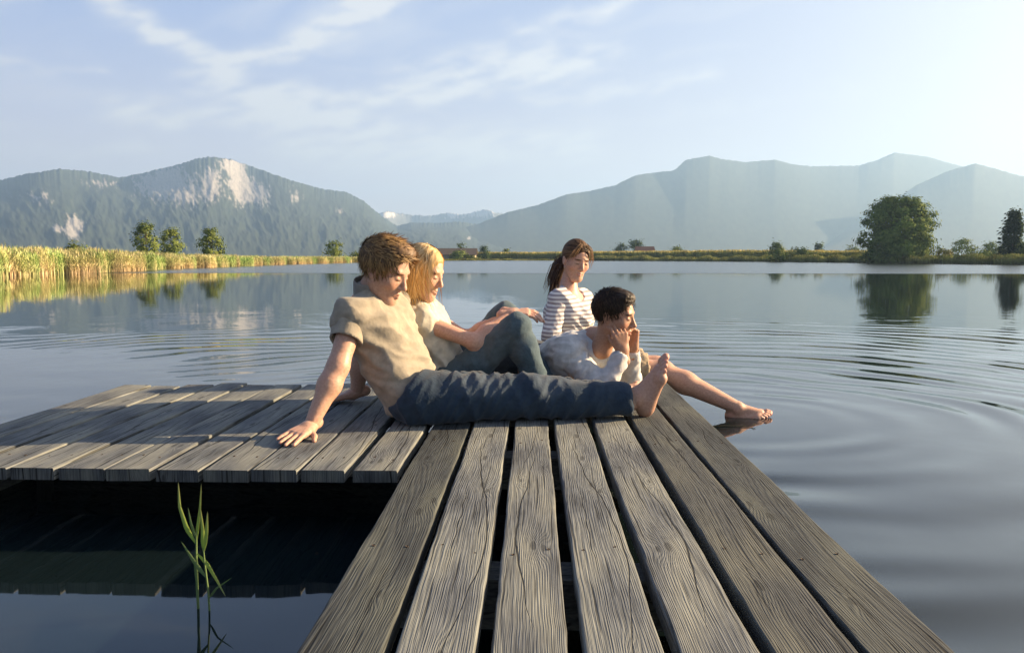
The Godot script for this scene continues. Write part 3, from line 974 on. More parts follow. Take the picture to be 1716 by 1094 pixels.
func barns() -> void:
	var o := thing("barn", "long low barn with dark tiled roof on the far shore", "barn", Vector3(-20.8, 0.0, -205.5))
	var w := Acc.new()
	box(w, Vector3(-5.2, -0.3, -2.2), Vector3(5.0, 1.55, 2.2), Color(0.34, 0.33, 0.29))
	part(o, "wall", w.mesh(), mats.paint)
	var gbl := Acc.new()
	var s := gbl.v.size()
	for p in [Vector3(5.03, -0.3, 2.2), Vector3(5.03, 1.5, 2.2), Vector3(5.03, 3.0, 0), Vector3(5.03, 1.5, -2.2), Vector3(5.03, -0.3, -2.2)]:
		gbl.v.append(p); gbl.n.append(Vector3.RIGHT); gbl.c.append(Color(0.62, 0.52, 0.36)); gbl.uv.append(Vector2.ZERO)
	gbl.i.append_array(PackedInt32Array([s, s + 1, s + 2, s, s + 2, s + 3, s, s + 3, s + 4]))
	var gm := part(o, "gable", gbl.mesh(), mats.paint)
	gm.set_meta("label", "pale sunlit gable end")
	var rf := Acc.new()
	for sd in [-1.0, 1.0]:
		var nn := Vector3(0, 2.6, 1.5 * sd).normalized()
		var e0 := Vector3(-5.6, 1.32, 2.65 * sd); var e1 := Vector3(5.5, 1.32, 2.65 * sd)
		var t0 := Vector3(-5.6, 3.12, 0); var t1 := Vector3(5.5, 3.12, 0)
		rf.quad(e0, e1, t1, t0, nn, Color(0.10, 0.075, 0.06))
		var dn := Vector3(0, -0.12, 0)
		rf.quad(e0 + dn, e1 + dn, t1 + dn, t0 + dn, -nn, Color(0.1, 0.08, 0.06))
		rf.quad(e0, e1, e1 + dn, e0 + dn, Vector3(0, 0, sd), Color(0.1, 0.08, 0.06))
		rf.quad(e1, t1, t1 + dn, e1 + dn, Vector3.RIGHT, Color(0.18, 0.13, 0.09))
	part(o, "roof", rf.mesh(), mats.paint)
	var h := thing("hut", "small hut with red-brown roof beside a round tree", "hut", Vector3(35.6, 0.2, -240.0))
	var hw := Acc.new()
	box(hw, Vector3(-2.9, -0.3, -1.8), Vector3(2.9, 2.2, 1.8), Color(0.13, 0.11, 0.1))
	part(h, "wall", hw.mesh(), mats.paint)
	var hr := Acc.new()
	for sd in [-1.0, 1.0]:
		var nn := Vector3(0, 2.2, 2.0 * sd).normalized()
		hr.quad(Vector3(-3.3, 1.9, 2.2 * sd), Vector3(3.3, 1.9, 2.2 * sd), Vector3(3.0, 3.9, 0), Vector3(-3.0, 3.9, 0), nn, Color(0.12, 0.065, 0.05))
		hr.quad(Vector3(-3.3, 1.8, 2.2 * sd), Vector3(3.3, 1.8, 2.2 * sd), Vector3(3.0, 3.8, 0), Vector3(-3.0, 3.8, 0), -nn, Color(0.1, 0.06, 0.05))
	part(h, "roof", hr.mesh(), mats.paint)

# ---------------------------------------------------------------- pier
func plank_mesh(width: float, thick: float, z_near: float, z_far: float, v0: float, flip: bool, sd: float) -> ArrayMesh:
	var acc := Acc.new()
	var prof := [[-0.5, -1.0], [-0.5, -0.20], [-0.5, -0.12], [-0.490, -0.035], [-0.474, 0.0], [-0.44, 0.004], [0.0, 0.01], [0.44, 0.004], [0.474, 0.0], [0.490, -0.035], [0.5, -0.12], [0.5, -0.20], [0.5, -1.0]]
	var n := int(absf(z_far - z_near) / 0.05) + 2
	var m := prof.size()
	for k in n:
		var t := k / (n - 1.0)
		var z := lerpf(z_near, z_far, t)
		var wl := noise.get_noise_2d(z * 2.2, sd) * 0.0022 + noise.get_noise_2d(z * 13.0, sd + 3.0) * 0.0012
		var wr := noise.get_noise_2d(z * 2.2, sd + 11.0) * 0.0022 + noise.get_noise_2d(z * 13.0, sd + 15.0) * 0.0012
		var yy := noise.get_noise_2d(z * 0.8, sd + 21.0) * 0.002
		for j in m:
			var x: float = prof[j][0] * width + (wl if j < m / 2 else wr)
			acc.v.append(Vector3(x, prof[j][1] * thick + yy, z))
			var u: float = prof[j][0] * 0.92 + 0.5
			if j == 0 or j == m - 1:
				u += 0.2 if j == 0 else -0.2
			acc.uv.append(Vector2(1.0 - u if flip else u, (v0 - z) / 2.4))
			acc.c.append(Color.WHITE)
	grid_mesh(acc, n, m)
	acc.n = normals_of(acc.v, acc.i)
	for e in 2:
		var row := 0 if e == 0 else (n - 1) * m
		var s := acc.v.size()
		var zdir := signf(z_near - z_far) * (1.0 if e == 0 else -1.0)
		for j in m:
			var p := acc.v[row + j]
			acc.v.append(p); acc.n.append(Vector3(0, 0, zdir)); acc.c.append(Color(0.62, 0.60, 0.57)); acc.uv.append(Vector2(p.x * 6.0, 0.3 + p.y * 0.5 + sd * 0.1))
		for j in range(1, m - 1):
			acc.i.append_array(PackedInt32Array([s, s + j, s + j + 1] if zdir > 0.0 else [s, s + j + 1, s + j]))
	return acc.mesh()

func nail(plank: Node3D, at: Vector3) -> void:
	if not mats.has("nail_mesh"):
		var a := Acc.new()
		tube(a, PackedVector3Array([Vector3(0, -0.004, 0), Vector3(0, 0.0008, 0)]), PackedFloat32Array([0.0042, 0.0038]), Color(0.06, 0.045, 0.035), 8)
		mats.nail_mesh = a.mesh()
		mats.nail = plain(0.7)
	var n := part(plank, "nail", mats.nail_mesh, mats.nail)
	n.position = at

func pier() -> void:
	var o := thing("pier", "weathered grey plank pier with a wide platform on its left", "pier")
	var rng := RandomNumberGenerator.new()
	rng.seed = 12
	var pitch := 0.1605
	var widths := [0.144, 0.137, 0.130, 0.132, 0.137, 0.143, 0.149]
	var v0s := [-0.9, -0.9, -0.9, -0.9, -0.9, -0.9, -0.9]
	for k in 7:
		var x := -0.405 + pitch * (k + 0.5)
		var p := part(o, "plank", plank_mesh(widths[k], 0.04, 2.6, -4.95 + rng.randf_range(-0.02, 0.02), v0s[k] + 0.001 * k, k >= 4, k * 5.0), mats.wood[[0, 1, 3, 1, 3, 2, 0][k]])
		p.position = Vector3(x, rng.randf_range(-0.0015, 0.0015), 0)
		p.rotation = Vector3(0, rng.randf_range(-0.0012, 0.0012), rng.randf_range(-0.006, 0.006))
		for z in [-1.63, -2.63]:
			for e in [-1.0, 1.0]:
				nail(p, Vector3(e * widths[k] * rng.randf_range(0.24, 0.32), 0.0005, z + rng.randf_range(-0.03, 0.03)))
	for k in 11:
		var x := -0.405 - 0.012 - 0.1545 * (k + 0.5)
		var zn := -2.25 + rng.randf_range(-0.008, 0.008)
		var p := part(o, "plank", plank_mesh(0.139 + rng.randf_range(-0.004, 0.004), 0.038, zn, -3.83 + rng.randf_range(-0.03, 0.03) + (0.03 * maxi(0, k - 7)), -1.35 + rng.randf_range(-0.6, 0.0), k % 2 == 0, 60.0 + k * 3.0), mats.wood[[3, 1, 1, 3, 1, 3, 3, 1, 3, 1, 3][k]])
		p.position = Vector3(x, rng.randf_range(-0.002, 0.002), 0)
		p.rotation = Vector3(0, rng.randf_range(-0.003, 0.003), rng.randf_range(-0.012, 0.012))
		for e in [-1.0, 1.0]:
			nail(p, Vector3(e * 0.036 + rng.randf_range(-0.006, 0.006), 0.0005, -2.40 + rng.randf_range(-0.02, 0.02)))
	# joists, edge beams and posts below
	for b in [[Vector3(-2.08, -0.20, -2.95), Vector3(-0.50, -0.045, -2.85)], [Vector3(-2.08, -0.18, -3.72), Vector3(-0.50, -0.045, -3.62)], [Vector3(-0.36, -0.16, -4.66), Vector3(0.66, -0.046, -4.56)], [Vector3(-0.36, -0.16, -3.66), Vector3(0.66, -0.046, -3.56)], [Vector3(-0.36, -0.16, -2.68), Vector3(0.66, -0.046, -2.58)], [Vector3(-0.36, -0.16, -1.68), Vector3(0.66, -0.046, -1.58)], [Vector3(-0.36, -0.16, -0.7), Vector3(0.66, -0.046, -0.6)], [Vector3(-0.36, -0.16, 1.7), Vector3(0.66, -0.046, 1.8)], [Vector3(-2.06, -0.21, -3.62), Vector3(-1.98, -0.05, -2.35)]]:
		var a := Acc.new()
		box(a, b[0], b[1])
		part(o, "beam", a.mesh(), mats.beam)
	for q in [Vector3(-0.31, 0, -0.65), Vector3(0.6, 0, -0.65), Vector3(-0.31, 0, -2.63), Vector3(0.6, 0, -2.63), Vector3(-0.31, 0, -4.61), Vector3(0.6, 0, -4.61), Vector3(-1.95, 0, -2.9), Vector3(-1.95, 0, -3.6), Vector3(-0.31, 0, 1.8), Vector3(0.6, 0, 1.8)]:
		var a := Acc.new()
		tube(a, PackedVector3Array([q + Vector3(0, -1.6, 0), q + Vector3(0, -0.1, 0)]), PackedFloat32Array([0.07, 0.065]), Color.WHITE, 10)
		part(o, "post", a.mesh(), mats.beam)

func leaf_blade(acc: Acc, pts: Array, w: float, col: Color, tip: Color) -> void:
	# a folded blade: two strips that meet in a keel
	var n := pts.size()
	var curve := Curve3D.new()
	for p in pts:
		curve.add_point(p)
	for k in n:
		var i: Vector3 = (pts[mini(k + 1, n - 1)] - pts[maxi(k - 1, 0)]) as Vector3
		curve.set_point_in(k, -i / 6.0)
		curve.set_point_out(k, i / 6.0)
	var L := curve.get_baked_length()
	var m := 14
	var s := acc.v.size()
	for k in m:
		var t := k / (m - 1.0)
		var p := curve.sample_baked(L * t)
		var d := (curve.sample_baked(minf(L, L * t + 0.01)) - curve.sample_baked(maxf(0.0, L * t - 0.01))).normalized()
		var side := d.cross(Vector3(0.25, 0.1, 1.0)).normalized()
		var nn := side.cross(d).normalized()
		var ww := w * minf(1.0, 0.25 + t * 3.2) * pow(maxf(0.0, 1.0 - t), 0.62)
		var c := col.lerp(tip, t * t)
		for e in 3:
			acc.v.append(p + side * ww * (e - 1) + nn * (0.35 * ww if e != 1 else 0.0))
			acc.n.append((nn + side * (0.4 * (e - 1))).normalized()); acc.c.append(c); acc.uv.append(Vector2.ZERO)
	for k in m - 1:
		for e in 2:
			var a := s + k * 3 + e
			acc.i.append_array(PackedInt32Array([a, a + 1, a + 3, a + 1, a + 4, a + 3]))

func reed_sprout() -> void:
	var o := thing("reed_plant", "young green reed growing from dark water before the platform", "reed", Vector3(-0.815, WATER, -1.75))
	var g := Color(0.26, 0.36, 0.07)
	var gd := Color(0.14, 0.20, 0.08)
	var tip := Color(0.30, 0.30, 0.12)
	for s in [[[Vector3(-0.006, -0.3, 0), Vector3(-0.012, 0.05, 0), Vector3(-0.011, 0.13, 0), Vector3(-0.008, 0.20, 0)], 0.0032], [[Vector3(0.028, -0.3, 0.01), Vector3(0.02, 0.05, 0.01), Vector3(0.014, 0.12, 0.01), Vector3(0.012, 0.16, 0.01)], 0.0024]]:
		var a := Acc.new()
		tube(a, PackedVector3Array(s[0]), PackedFloat32Array([s[1], s[1], s[1] * 0.9, s[1] * 0.6]), gd, 7)
		part(o, "stem", a.mesh(), mats.leaf)
	for l in [
		[[Vector3(-0.010, 0.165, 0), Vector3(-0.032, 0.205, 0.0), Vector3(-0.052, 0.255, -0.01), Vector3(-0.058, 0.315, -0.02)], 0.0066, g],
		[[Vector3(-0.010, 0.165, 0), Vector3(-0.004, 0.21, 0.0), Vector3(0.003, 0.255, 0.0), Vector3(0.009, 0.318, 0.0)], 0.0043, g],
		[[Vector3(-0.010, 0.18, 0), Vector3(-0.016, 0.22, 0.01), Vector3(-0.022, 0.262, 0.01)], 0.004, gd],
		[[Vector3(0.012, 0.15, 0.01), Vector3(0.008, 0.20, 0.0), Vector3(0.003, 0.262, 0.0)], 0.0062, g],
		[[Vector3(0.013, 0.15, 0.01), Vector3(0.022, 0.20, 0.01), Vector3(0.026, 0.252, 0.01)], 0.0059, g],
		[[Vector3(0.016, 0.085, 0.01), Vector3(-0.012, 0.125, 0.01), Vector3(-0.038, 0.18, 0.02)], 0.006, gd],
		[[Vector3(-0.008, 0.14, 0), Vector3(0.02, 0.12, 0.01), Vector3(0.048, 0.08, 0.02), Vector3(0.072, 0.045, 0.03)], 0.0055, g],
		[[Vector3(0.02, 0.03, 0.01), Vector3(0.045, 0.062, 0.02), Vector3(0.085, 0.09, 0.02)], 0.0035, gd],
		[[Vector3(-0.012, 0.14, 0), Vector3(-0.010, 0.09, 0.005), Vector3(-0.008, 0.04, 0.005)], 0.006, gd]]:
		var a := Acc.new()
		leaf_blade(a, l[0], l[1], l[2], tip if l[2] == g else gd)
		part(o, "leaf", a.mesh(), mats.leaf)


func floating_stem() -> void:
	var a := Acc.new()
	tube(a, PackedVector3Array([Vector3(-0.13, 0.001, 0.004), Vector3(-0.04, 0.002, -0.003), Vector3(0.05, 0.002, 0.002), Vector3(0.12, 0.004, 0.0)]), PackedFloat32Array([0.0012, 0.0022, 0.0022, 0.0014]), Color(0.06, 0.055, 0.035), 6)
	tube(a, PackedVector3Array([Vector3(0.10, 0.003, 0.0), Vector3(0.115, 0.012, -0.004), Vector3(0.13, 0.008, -0.01)]), PackedFloat32Array([0.001, 0.0022, 0.0008]), Color(0.14, 0.12, 0.07), 6)
	var o := part(self, "floating_stem", a.mesh(), mats.bark)
	o.position = Vector3(1.02, WATER + 0.002, -3.79)
	tag(o, "thin dark plant stem floating on the water below the dangling foot", "plant stem")
# ---------------------------------------------------------------- people
func frame(fwd: Vector3, up: Vector3, at: Vector3, s := 1.0) -> Transform3D:
	var z := fwd.normalized()
	var x := up.cross(z).normalized()
	var y := z.cross(x)
	return Transform3D(Basis(x * s, y * s, z * s), at)

func head(acc: Acc, xf: Transform3D, skin: Color, brow: Color, female: bool, smile: float, stubble := 0.0) -> void:
	var jw := 0.86 if female else 1.0
	var p := [
		ell(Vector3(0, 0.035, -0.012), Vector3(0.074, 0.088, 0.096)),
		ell(Vector3(0, -0.012, 0.020), Vector3(0.065, 0.085, 0.071), 0.03),
		ell(Vector3(0, -0.07, 0.030), Vector3(0.045 * jw, 0.048, 0.050), 0.03),
		ell(Vector3(0, -0.105, 0.064), Vector3(0.021 * jw, 0.018, 0.019), 0.025),
		cap(Vector3(-0.034, 0.022, 0.076), 0.010 * jw, Vector3(0.034, 0.022, 0.076), 0.010 * jw, 0.015),
		cap(Vector3(0, -0.06, -0.025), 0.052 * jw, Vector3(0, -0.17, -0.050), 0.054 * jw, 0.03),
		cap(Vector3(0, 0.012, 0.084), 0.0075, Vector3(0, -0.029, 0.103), 0.0100, 0.010),
		ell(Vector3(0, -0.035, 0.104), Vector3(0.0110, 0.0095, 0.0115) * (0.9 if female else 1.0), 0.006),
		cap(Vector3(0, -0.077, 0.086), 0.0062, Vector3(0, -0.0775, 0.0835), 0.006, 0.005)]
	for s in [-1.0, 1.0]:
		p.append(cap(Vector3(0.050 * s * jw, -0.045, 0.0), 0.024, Vector3(0.018 * s, -0.104, 0.054), 0.019, 0.025))
		p.append(ell(Vector3(0.043 * s, -0.026, 0.049), Vector3(0.022, 0.020, 0.025) * (1.0 + 0.1 * smile), 0.025))
		p.append(ell(Vector3(0.031 * s, 0.002, 0.098), Vector3(0.018, 0.0115, 0.016), 0.012, 1))
		p.append(ell(Vector3(0.0305 * s, -0.001, 0.0745), Vector3(0.0145, 0.0115, 0.0125), 0.004))
		p.append(ell(Vector3(0.0120 * s, -0.040, 0.092), Vector3(0.0075, 0.0075, 0.0100), 0.006))
		p.append(cap(Vector3((0.019 + 0.005 * smile) * s, -0.068 + 0.004 * smile, 0.077), 0.004, Vector3(0.003 * s, -0.0635, 0.0865), 0.0058, 0.005))
		p.append(cap(Vector3((0.018 + 0.004 * smile) * s, -0.071 + 0.004 * smile, 0.077), 0.0042, Vector3(0, -0.077, 0.0845), 0.0062, 0.005))
		p.append(ell(Vector3(0.074 * s, -0.004, -0.012), Vector3(0.0085, 0.031, 0.019), 0.004, 0, Basis(Vector3.RIGHT, -0.25)))
		p.append(ell(Vector3(0.083 * s, -0.002, -0.007), Vector3(0.0065, 0.017, 0.009), 0.004, 1))
	var lip := Color(0.52, 0.20, 0.16) if female else Color(0.42, 0.19, 0.14)
	lip = lip.lerp(skin, 0.35)
	var dark := Color(0.035, 0.02, 0.014)
	var paints := []
	if stubble > 0.0:
		paints.append([Vector3(0, -0.085, 0.04), Vector3(0.065, 0.042, 0.06), skin * Color(0.62, 0.6, 0.62), stubble])
	for s in [-1.0, 1.0]:
		paints.append([Vector3(0.045 * s, -0.035, 0.065), Vector3(0.022, 0.018, 0.03), skin.lerp(Color(0.75, 0.28, 0.2), 0.35), 0.5])
		paints.append([Vector3(0.033 * s, 0.019, 0.088), Vector3(0.021, 0.0048, 0.03), brow, 0.95])
		paints.append([Vector3(0.031 * s, -0.0065, 0.088), Vector3(0.0150, 0.0030, 0.014), dark, 0.95])
		paints.append([Vector3(0.0065 * s, -0.0445, 0.101), Vector3(0.0038, 0.0028, 0.006), dark, 0.75])
	paints.append([Vector3(0, -0.0715, 0.086), Vector3(0.022, 0.0095, 0.02), lip, 0.85])
	if smile > 0.5:
		paints.append([Vector3(0, -0.0700, 0.086), Vector3(0.015, 0.0026, 0.02), Color(0.75, 0.72, 0.66), 0.9])
	else:
		paints.append([Vector3(0, -0.0700, 0.086), Vector3(0.019, 0.0014, 0.02), Color(0.16, 0.06, 0.045), 0.85])
	sdf(acc, p, 0.0029, xf, skin, paints)

# fingers along +z, back of the hand +y, thumb on the side thumb_x
func hand(acc: Acc, xf: Transform3D, skin: Color, thumb_x: float, curl: Array, spread: float, thumb_dir: Vector3) -> void:
	var p := []
	var pts := []
	for k in 4:
		var x := thumb_x * (0.030 - 0.0205 * k)
		var kn := Vector3(x, 0.004, 0.088 - 0.004 * absf(k - 1.0))
		p.append(cap(Vector3(x * 0.5, 0, 0.005), 0.018, kn, 0.0125, 0.012))
		var L: float = [0.92, 1.0, 0.95, 0.76][k]
		var d := Vector3(thumb_x * (1.5 - k) * spread, 0, 1).normalized()
		var q := kn
		var lens := [0.040, 0.026, 0.021]
		var rad := [0.0098, 0.0088, 0.0080, 0.0066]
		for j in 3:
			d = d.rotated(Vector3.RIGHT, curl[j] * (1.0 + 0.08 * k))
			var e: Vector3 = q + d * lens[j] * L
			p.append(cap(q, rad[j], e, rad[j + 1], 0.003))
			q = e
		pts.append([q, Vector3.ONE * 0.007, skin.lerp(Color(0.8, 0.4, 0.33), 0.4), 0.5])
		pts.append([kn, Vector3.ONE * 0.011, skin.lerp(Color(0.7, 0.3, 0.22), 0.4), 0.4])
	var tb := Vector3(thumb_x * 0.022, -0.006, 0.026)
	var td := Vector3(thumb_x * thumb_dir.x, thumb_dir.y, thumb_dir.z).normalized()
	p.append(cap(Vector3(thumb_x * 0.008, -0.004, 0.012), 0.018, tb, 0.016, 0.012))
	p.append(cap(tb, 0.0155, tb + td * 0.038, 0.0115, 0.006))
	var td2 := (td + Vector3(-thumb_x * 0.25, -0.1, 0.45)).normalized()
	p.append(cap(tb + td * 0.038, 0.0112, tb + td * 0.038 + td2 * 0.03, 0.0085, 0.003))
	p.append(cap(Vector3(0, 0, -0.05), 0.026, Vector3(0, 0, 0.01), 0.023, 0.02))
	sdf(acc, p, 0.0036, xf, skin, pts)

# toes along +z, top of the foot +y, big toe on the side big
func foot(acc: Acc, xf: Transform3D, skin: Color, big: float, knee: Vector3) -> void:
	var shin := (xf.affine_inverse() * knee).normalized() * 0.09
	var p := [
		ell(Vector3(0, -0.050, -0.034), Vector3(0.030, 0.032, 0.034), 0.02),
		cap(shin, 0.039, Vector3(0, 0.0, -0.004), 0.035, 0.03),
		cap(Vector3(0, 0.0, -0.004), 0.034, Vector3(0, -0.045, 0.0), 0.032, 0.02),
		cap(Vector3(0, -0.012, 0.02), 0.033, Vector3(big * 0.008, -0.052, 0.135), 0.021, 0.03),
		cap(Vector3(-big * 0.016, -0.056, -0.02), 0.024, Vector3(-big * 0.030, -0.064, 0.115), 0.018, 0.025),
		cap(Vector3(big * 0.030, -0.060, 0.135), 0.021, Vector3(-big * 0.034, -0.065, 0.112), 0.017, 0.02),
		ell(Vector3(big * 0.031, 0.0, -0.004), Vector3(0.012, 0.014, 0.014), 0.012),
		ell(Vector3(-big * 0.031, -0.006, -0.006), Vector3(0.012, 0.014, 0.014), 0.012)]
	var pts := []
	for k in 5:
		var x: float = big * [0.031, 0.010, -0.006, -0.020, -0.033][k]
		var z: float = [0.148, 0.146, 0.139, 0.130, 0.118][k]
		var L: float = [0.045, 0.046, 0.040, 0.034, 0.028][k]
		var r: float = [0.0150, 0.0105, 0.0100, 0.0095, 0.0092][k]
		var mid := Vector3(x, -0.056, z + L * 0.55)
		p.append(cap(Vector3(x, -0.062, z - 0.01), r * 1.05, mid, r * 0.95, 0.006))
		p.append(cap(mid, r * 0.95, Vector3(x, -0.066, z + L), r * 0.95, 0.003))
		pts.append([Vector3(x, -0.066, z + L), Vector3.ONE * r * 1.3, skin.lerp(Color(0.75, 0.33, 0.26), 0.45), 0.6])
	pts.append([Vector3(0, -0.06, -0.06), Vector3.ONE * 0.03, skin.lerp(Color(0.72, 0.36, 0.24), 0.4), 0.5])
	sdf(acc, p, 0.0042, xf, skin, pts)

# thin locks lying on the head; kind gives where they grow and how they fall
func locks(acc: Acc, xf: Transform3D, n: int, kind: String, c: Vector3, R: Vector3, length: float, width: float, cols: Array, sd: int, lift := 0.06) -> void:
	var rng := RandomNumberGenerator.new()
	rng.seed = sd
	var grav := (xf.basis.inverse() * Vector3.DOWN).normalized()
	var segs := 7
	for k in n:
		var u := Vector3(rng.randfn(), rng.randfn(), rng.randfn()).normalized()
		var p := c + u * R
		if kind == "short" or kind == "crop":
			if p.y < -0.045 + 0.55 * (p.z + 0.06) or p.z > 0.085 - 0.5 * maxf(0.0, 0.09 - p.y):
				continue
		elif kind == "curtain":
			if p.y < 0.06 or p.x > -0.015 or p.z > 0.045 or p.z < -0.05:
				continue
		elif kind == "long":
			if p.y < 0.02 or p.z > 0.03 or (p.z > -0.01 and p.y < 0.08):
				continue
		else:
			if p.y < -0.05 + 0.5 * (p.z + 0.06) or p.z > 0.080:
				continue
		var col: Color = (cols[0] as Color).lerp(cols[1], pow(rng.randf(), 1.3))
		var L := length * rng.randf_range(0.6, 1.15)
		var li := lift * rng.randf_range(0.3, 1.3)
		var w := width * rng.randf_range(0.6, 1.3)
		var jit := Vector3(rng.randfn(), rng.randfn(), rng.randfn())
		var wave := rng.randf() * TAU
		var s0 := acc.v.size()
		for s in segs:
			var t := s / (segs - 1.0)
			var nn := ((p - c) / (R * R)).normalized()
			var dir := Vector3.ZERO
			if kind == "short":
				dir = Vector3(p.x * 2.0, 0.10, 1.0 if p.y > 0.06 else 0.15) + jit * 0.24 + grav * (0.12 if p.y > 0.06 else 1.0) + nn * (0.34 if p.y > 0.08 else 0.08)
			elif kind == "crop":
				dir = Vector3(p.x * 5.0, -0.2, 0.6) + jit * 0.3 + grav * 0.7 + nn * 0.2
			elif kind == "long":
				dir = Vector3(signf(p.x + 0.012) * maxf(0.0, 0.9 - t * 2.5), 0, -0.25) + grav * (0.45 + t * 1.4) + jit * 0.12 + Vector3(0, 0, 0.18 * sin(wave + t * 7.0) - 0.1)
			elif kind == "curtain":
				dir = Vector3(signf(p.x) * (1.0 - t * 2.4), 0, -0.05) + grav * (0.5 + t * 1.3) + jit * 0.16 + Vector3(0.10 * cos(wave + t * 8.0), 0, 0.30 * sin(wave + t * 8.0))
			else:
				dir = (Vector3(0, 0.005, -0.115) - p).normalized() + jit * 0.06
			dir = dir.normalized()
			var side := dir.cross(nn).normalized() * w * (1.0 - 0.85 * t * t)
			acc.v.append(xf * (p - side)); acc.v.append(xf * (p + side))
			var nw := (xf.basis * nn).normalized()
			acc.n.append(nw); acc.n.append(nw)
			acc.c.append(col); acc.c.append(col)
			acc.uv.append(Vector2.ZERO); acc.uv.append(Vector2.ZERO)
			p += dir * L / (segs - 1.0)
			var q := (p - c) / R
			var ql := q.length()
			var lim := 1.0 + li * (0.3 + t)
			if ql < lim and p.y > -0.05:
				p = c + q / ql * lim * R
		for s in segs - 1:
			var a := s0 + s * 2
			var g := (acc.v[a + 2] - acc.v[a]).cross(acc.v[a + 1] - acc.v[a])
			if g.dot(acc.n[a]) > 0.0:
				acc.i.append_array(PackedInt32Array([a, a + 1, a + 2, a + 1, a + 3, a + 2]))
			else:
				acc.i.append_array(PackedInt32Array([a, a + 2, a + 1, a + 1, a + 2, a + 3]))

func torso(J: Dictionary, grow: float, wide := 1.0, girth := 1.0) -> Array:
	var lat: Vector3 = (J.ls - J.rs).normalized()
	var p := []
	for s in [-1.0, 1.0]:
		var sh: Vector3 = J.rs if s < 0.0 else J.ls
		p.append(cap(J.pel + lat * 0.060 * s * wide, 0.102 * girth + grow, J.sp + lat * 0.050 * s * wide, 0.090 * girth + grow, 0.06))
		p.append(cap(J.sp + lat * 0.050 * s * wide, 0.090 * girth + grow, J.ch + lat * 0.072 * s * wide, 0.108 * girth + grow, 0.05))
		p.append(cap(J.ch + lat * 0.072 * s * wide, 0.095 * girth + grow, sh, 0.056 + grow, 0.05))
	p.append(cap(J.nk, 0.052 + grow * 0.4, J.ch, 0.075 * girth + grow, 0.06))
	p.append(cap(J.rs, 0.050 + grow, J.ls, 0.050 + grow, 0.05))
	return p

func limb(p: Array, a: Vector3, ra: float, b: Vector3, rb: float, c: Vector3, rc: float, bulge := 0.0) -> void:
	p.append(cap(a, ra, b, rb, 0.03))
	if bulge > 0.0:
		var m := b.lerp(c, 0.32)
		p.append(cap(b, rb, m, rb + bulge, 0.03))
		p.append(cap(m, rb + bulge, c, rc, 0.03))
	else:
		p.append(cap(b, rb, c, rc, 0.03))

func person(label: String, at: Vector3) -> Node3D:
	return thing("person", label, "person", at)

func wear(o: Node3D, called: String, acc: Acc, mat: Material, label := "") -> MeshInstance3D:
	var m := part(o, called, acc.mesh(), mat)
	m.position = -o.position
	if label != "":
		m.set_meta("label", label)
	return m

func folds(n: FastNoiseLite, f: Vector3, amp: float, turn := Basis()) -> Array:
	return [n, Basis.from_scale(f) * turn, amp]

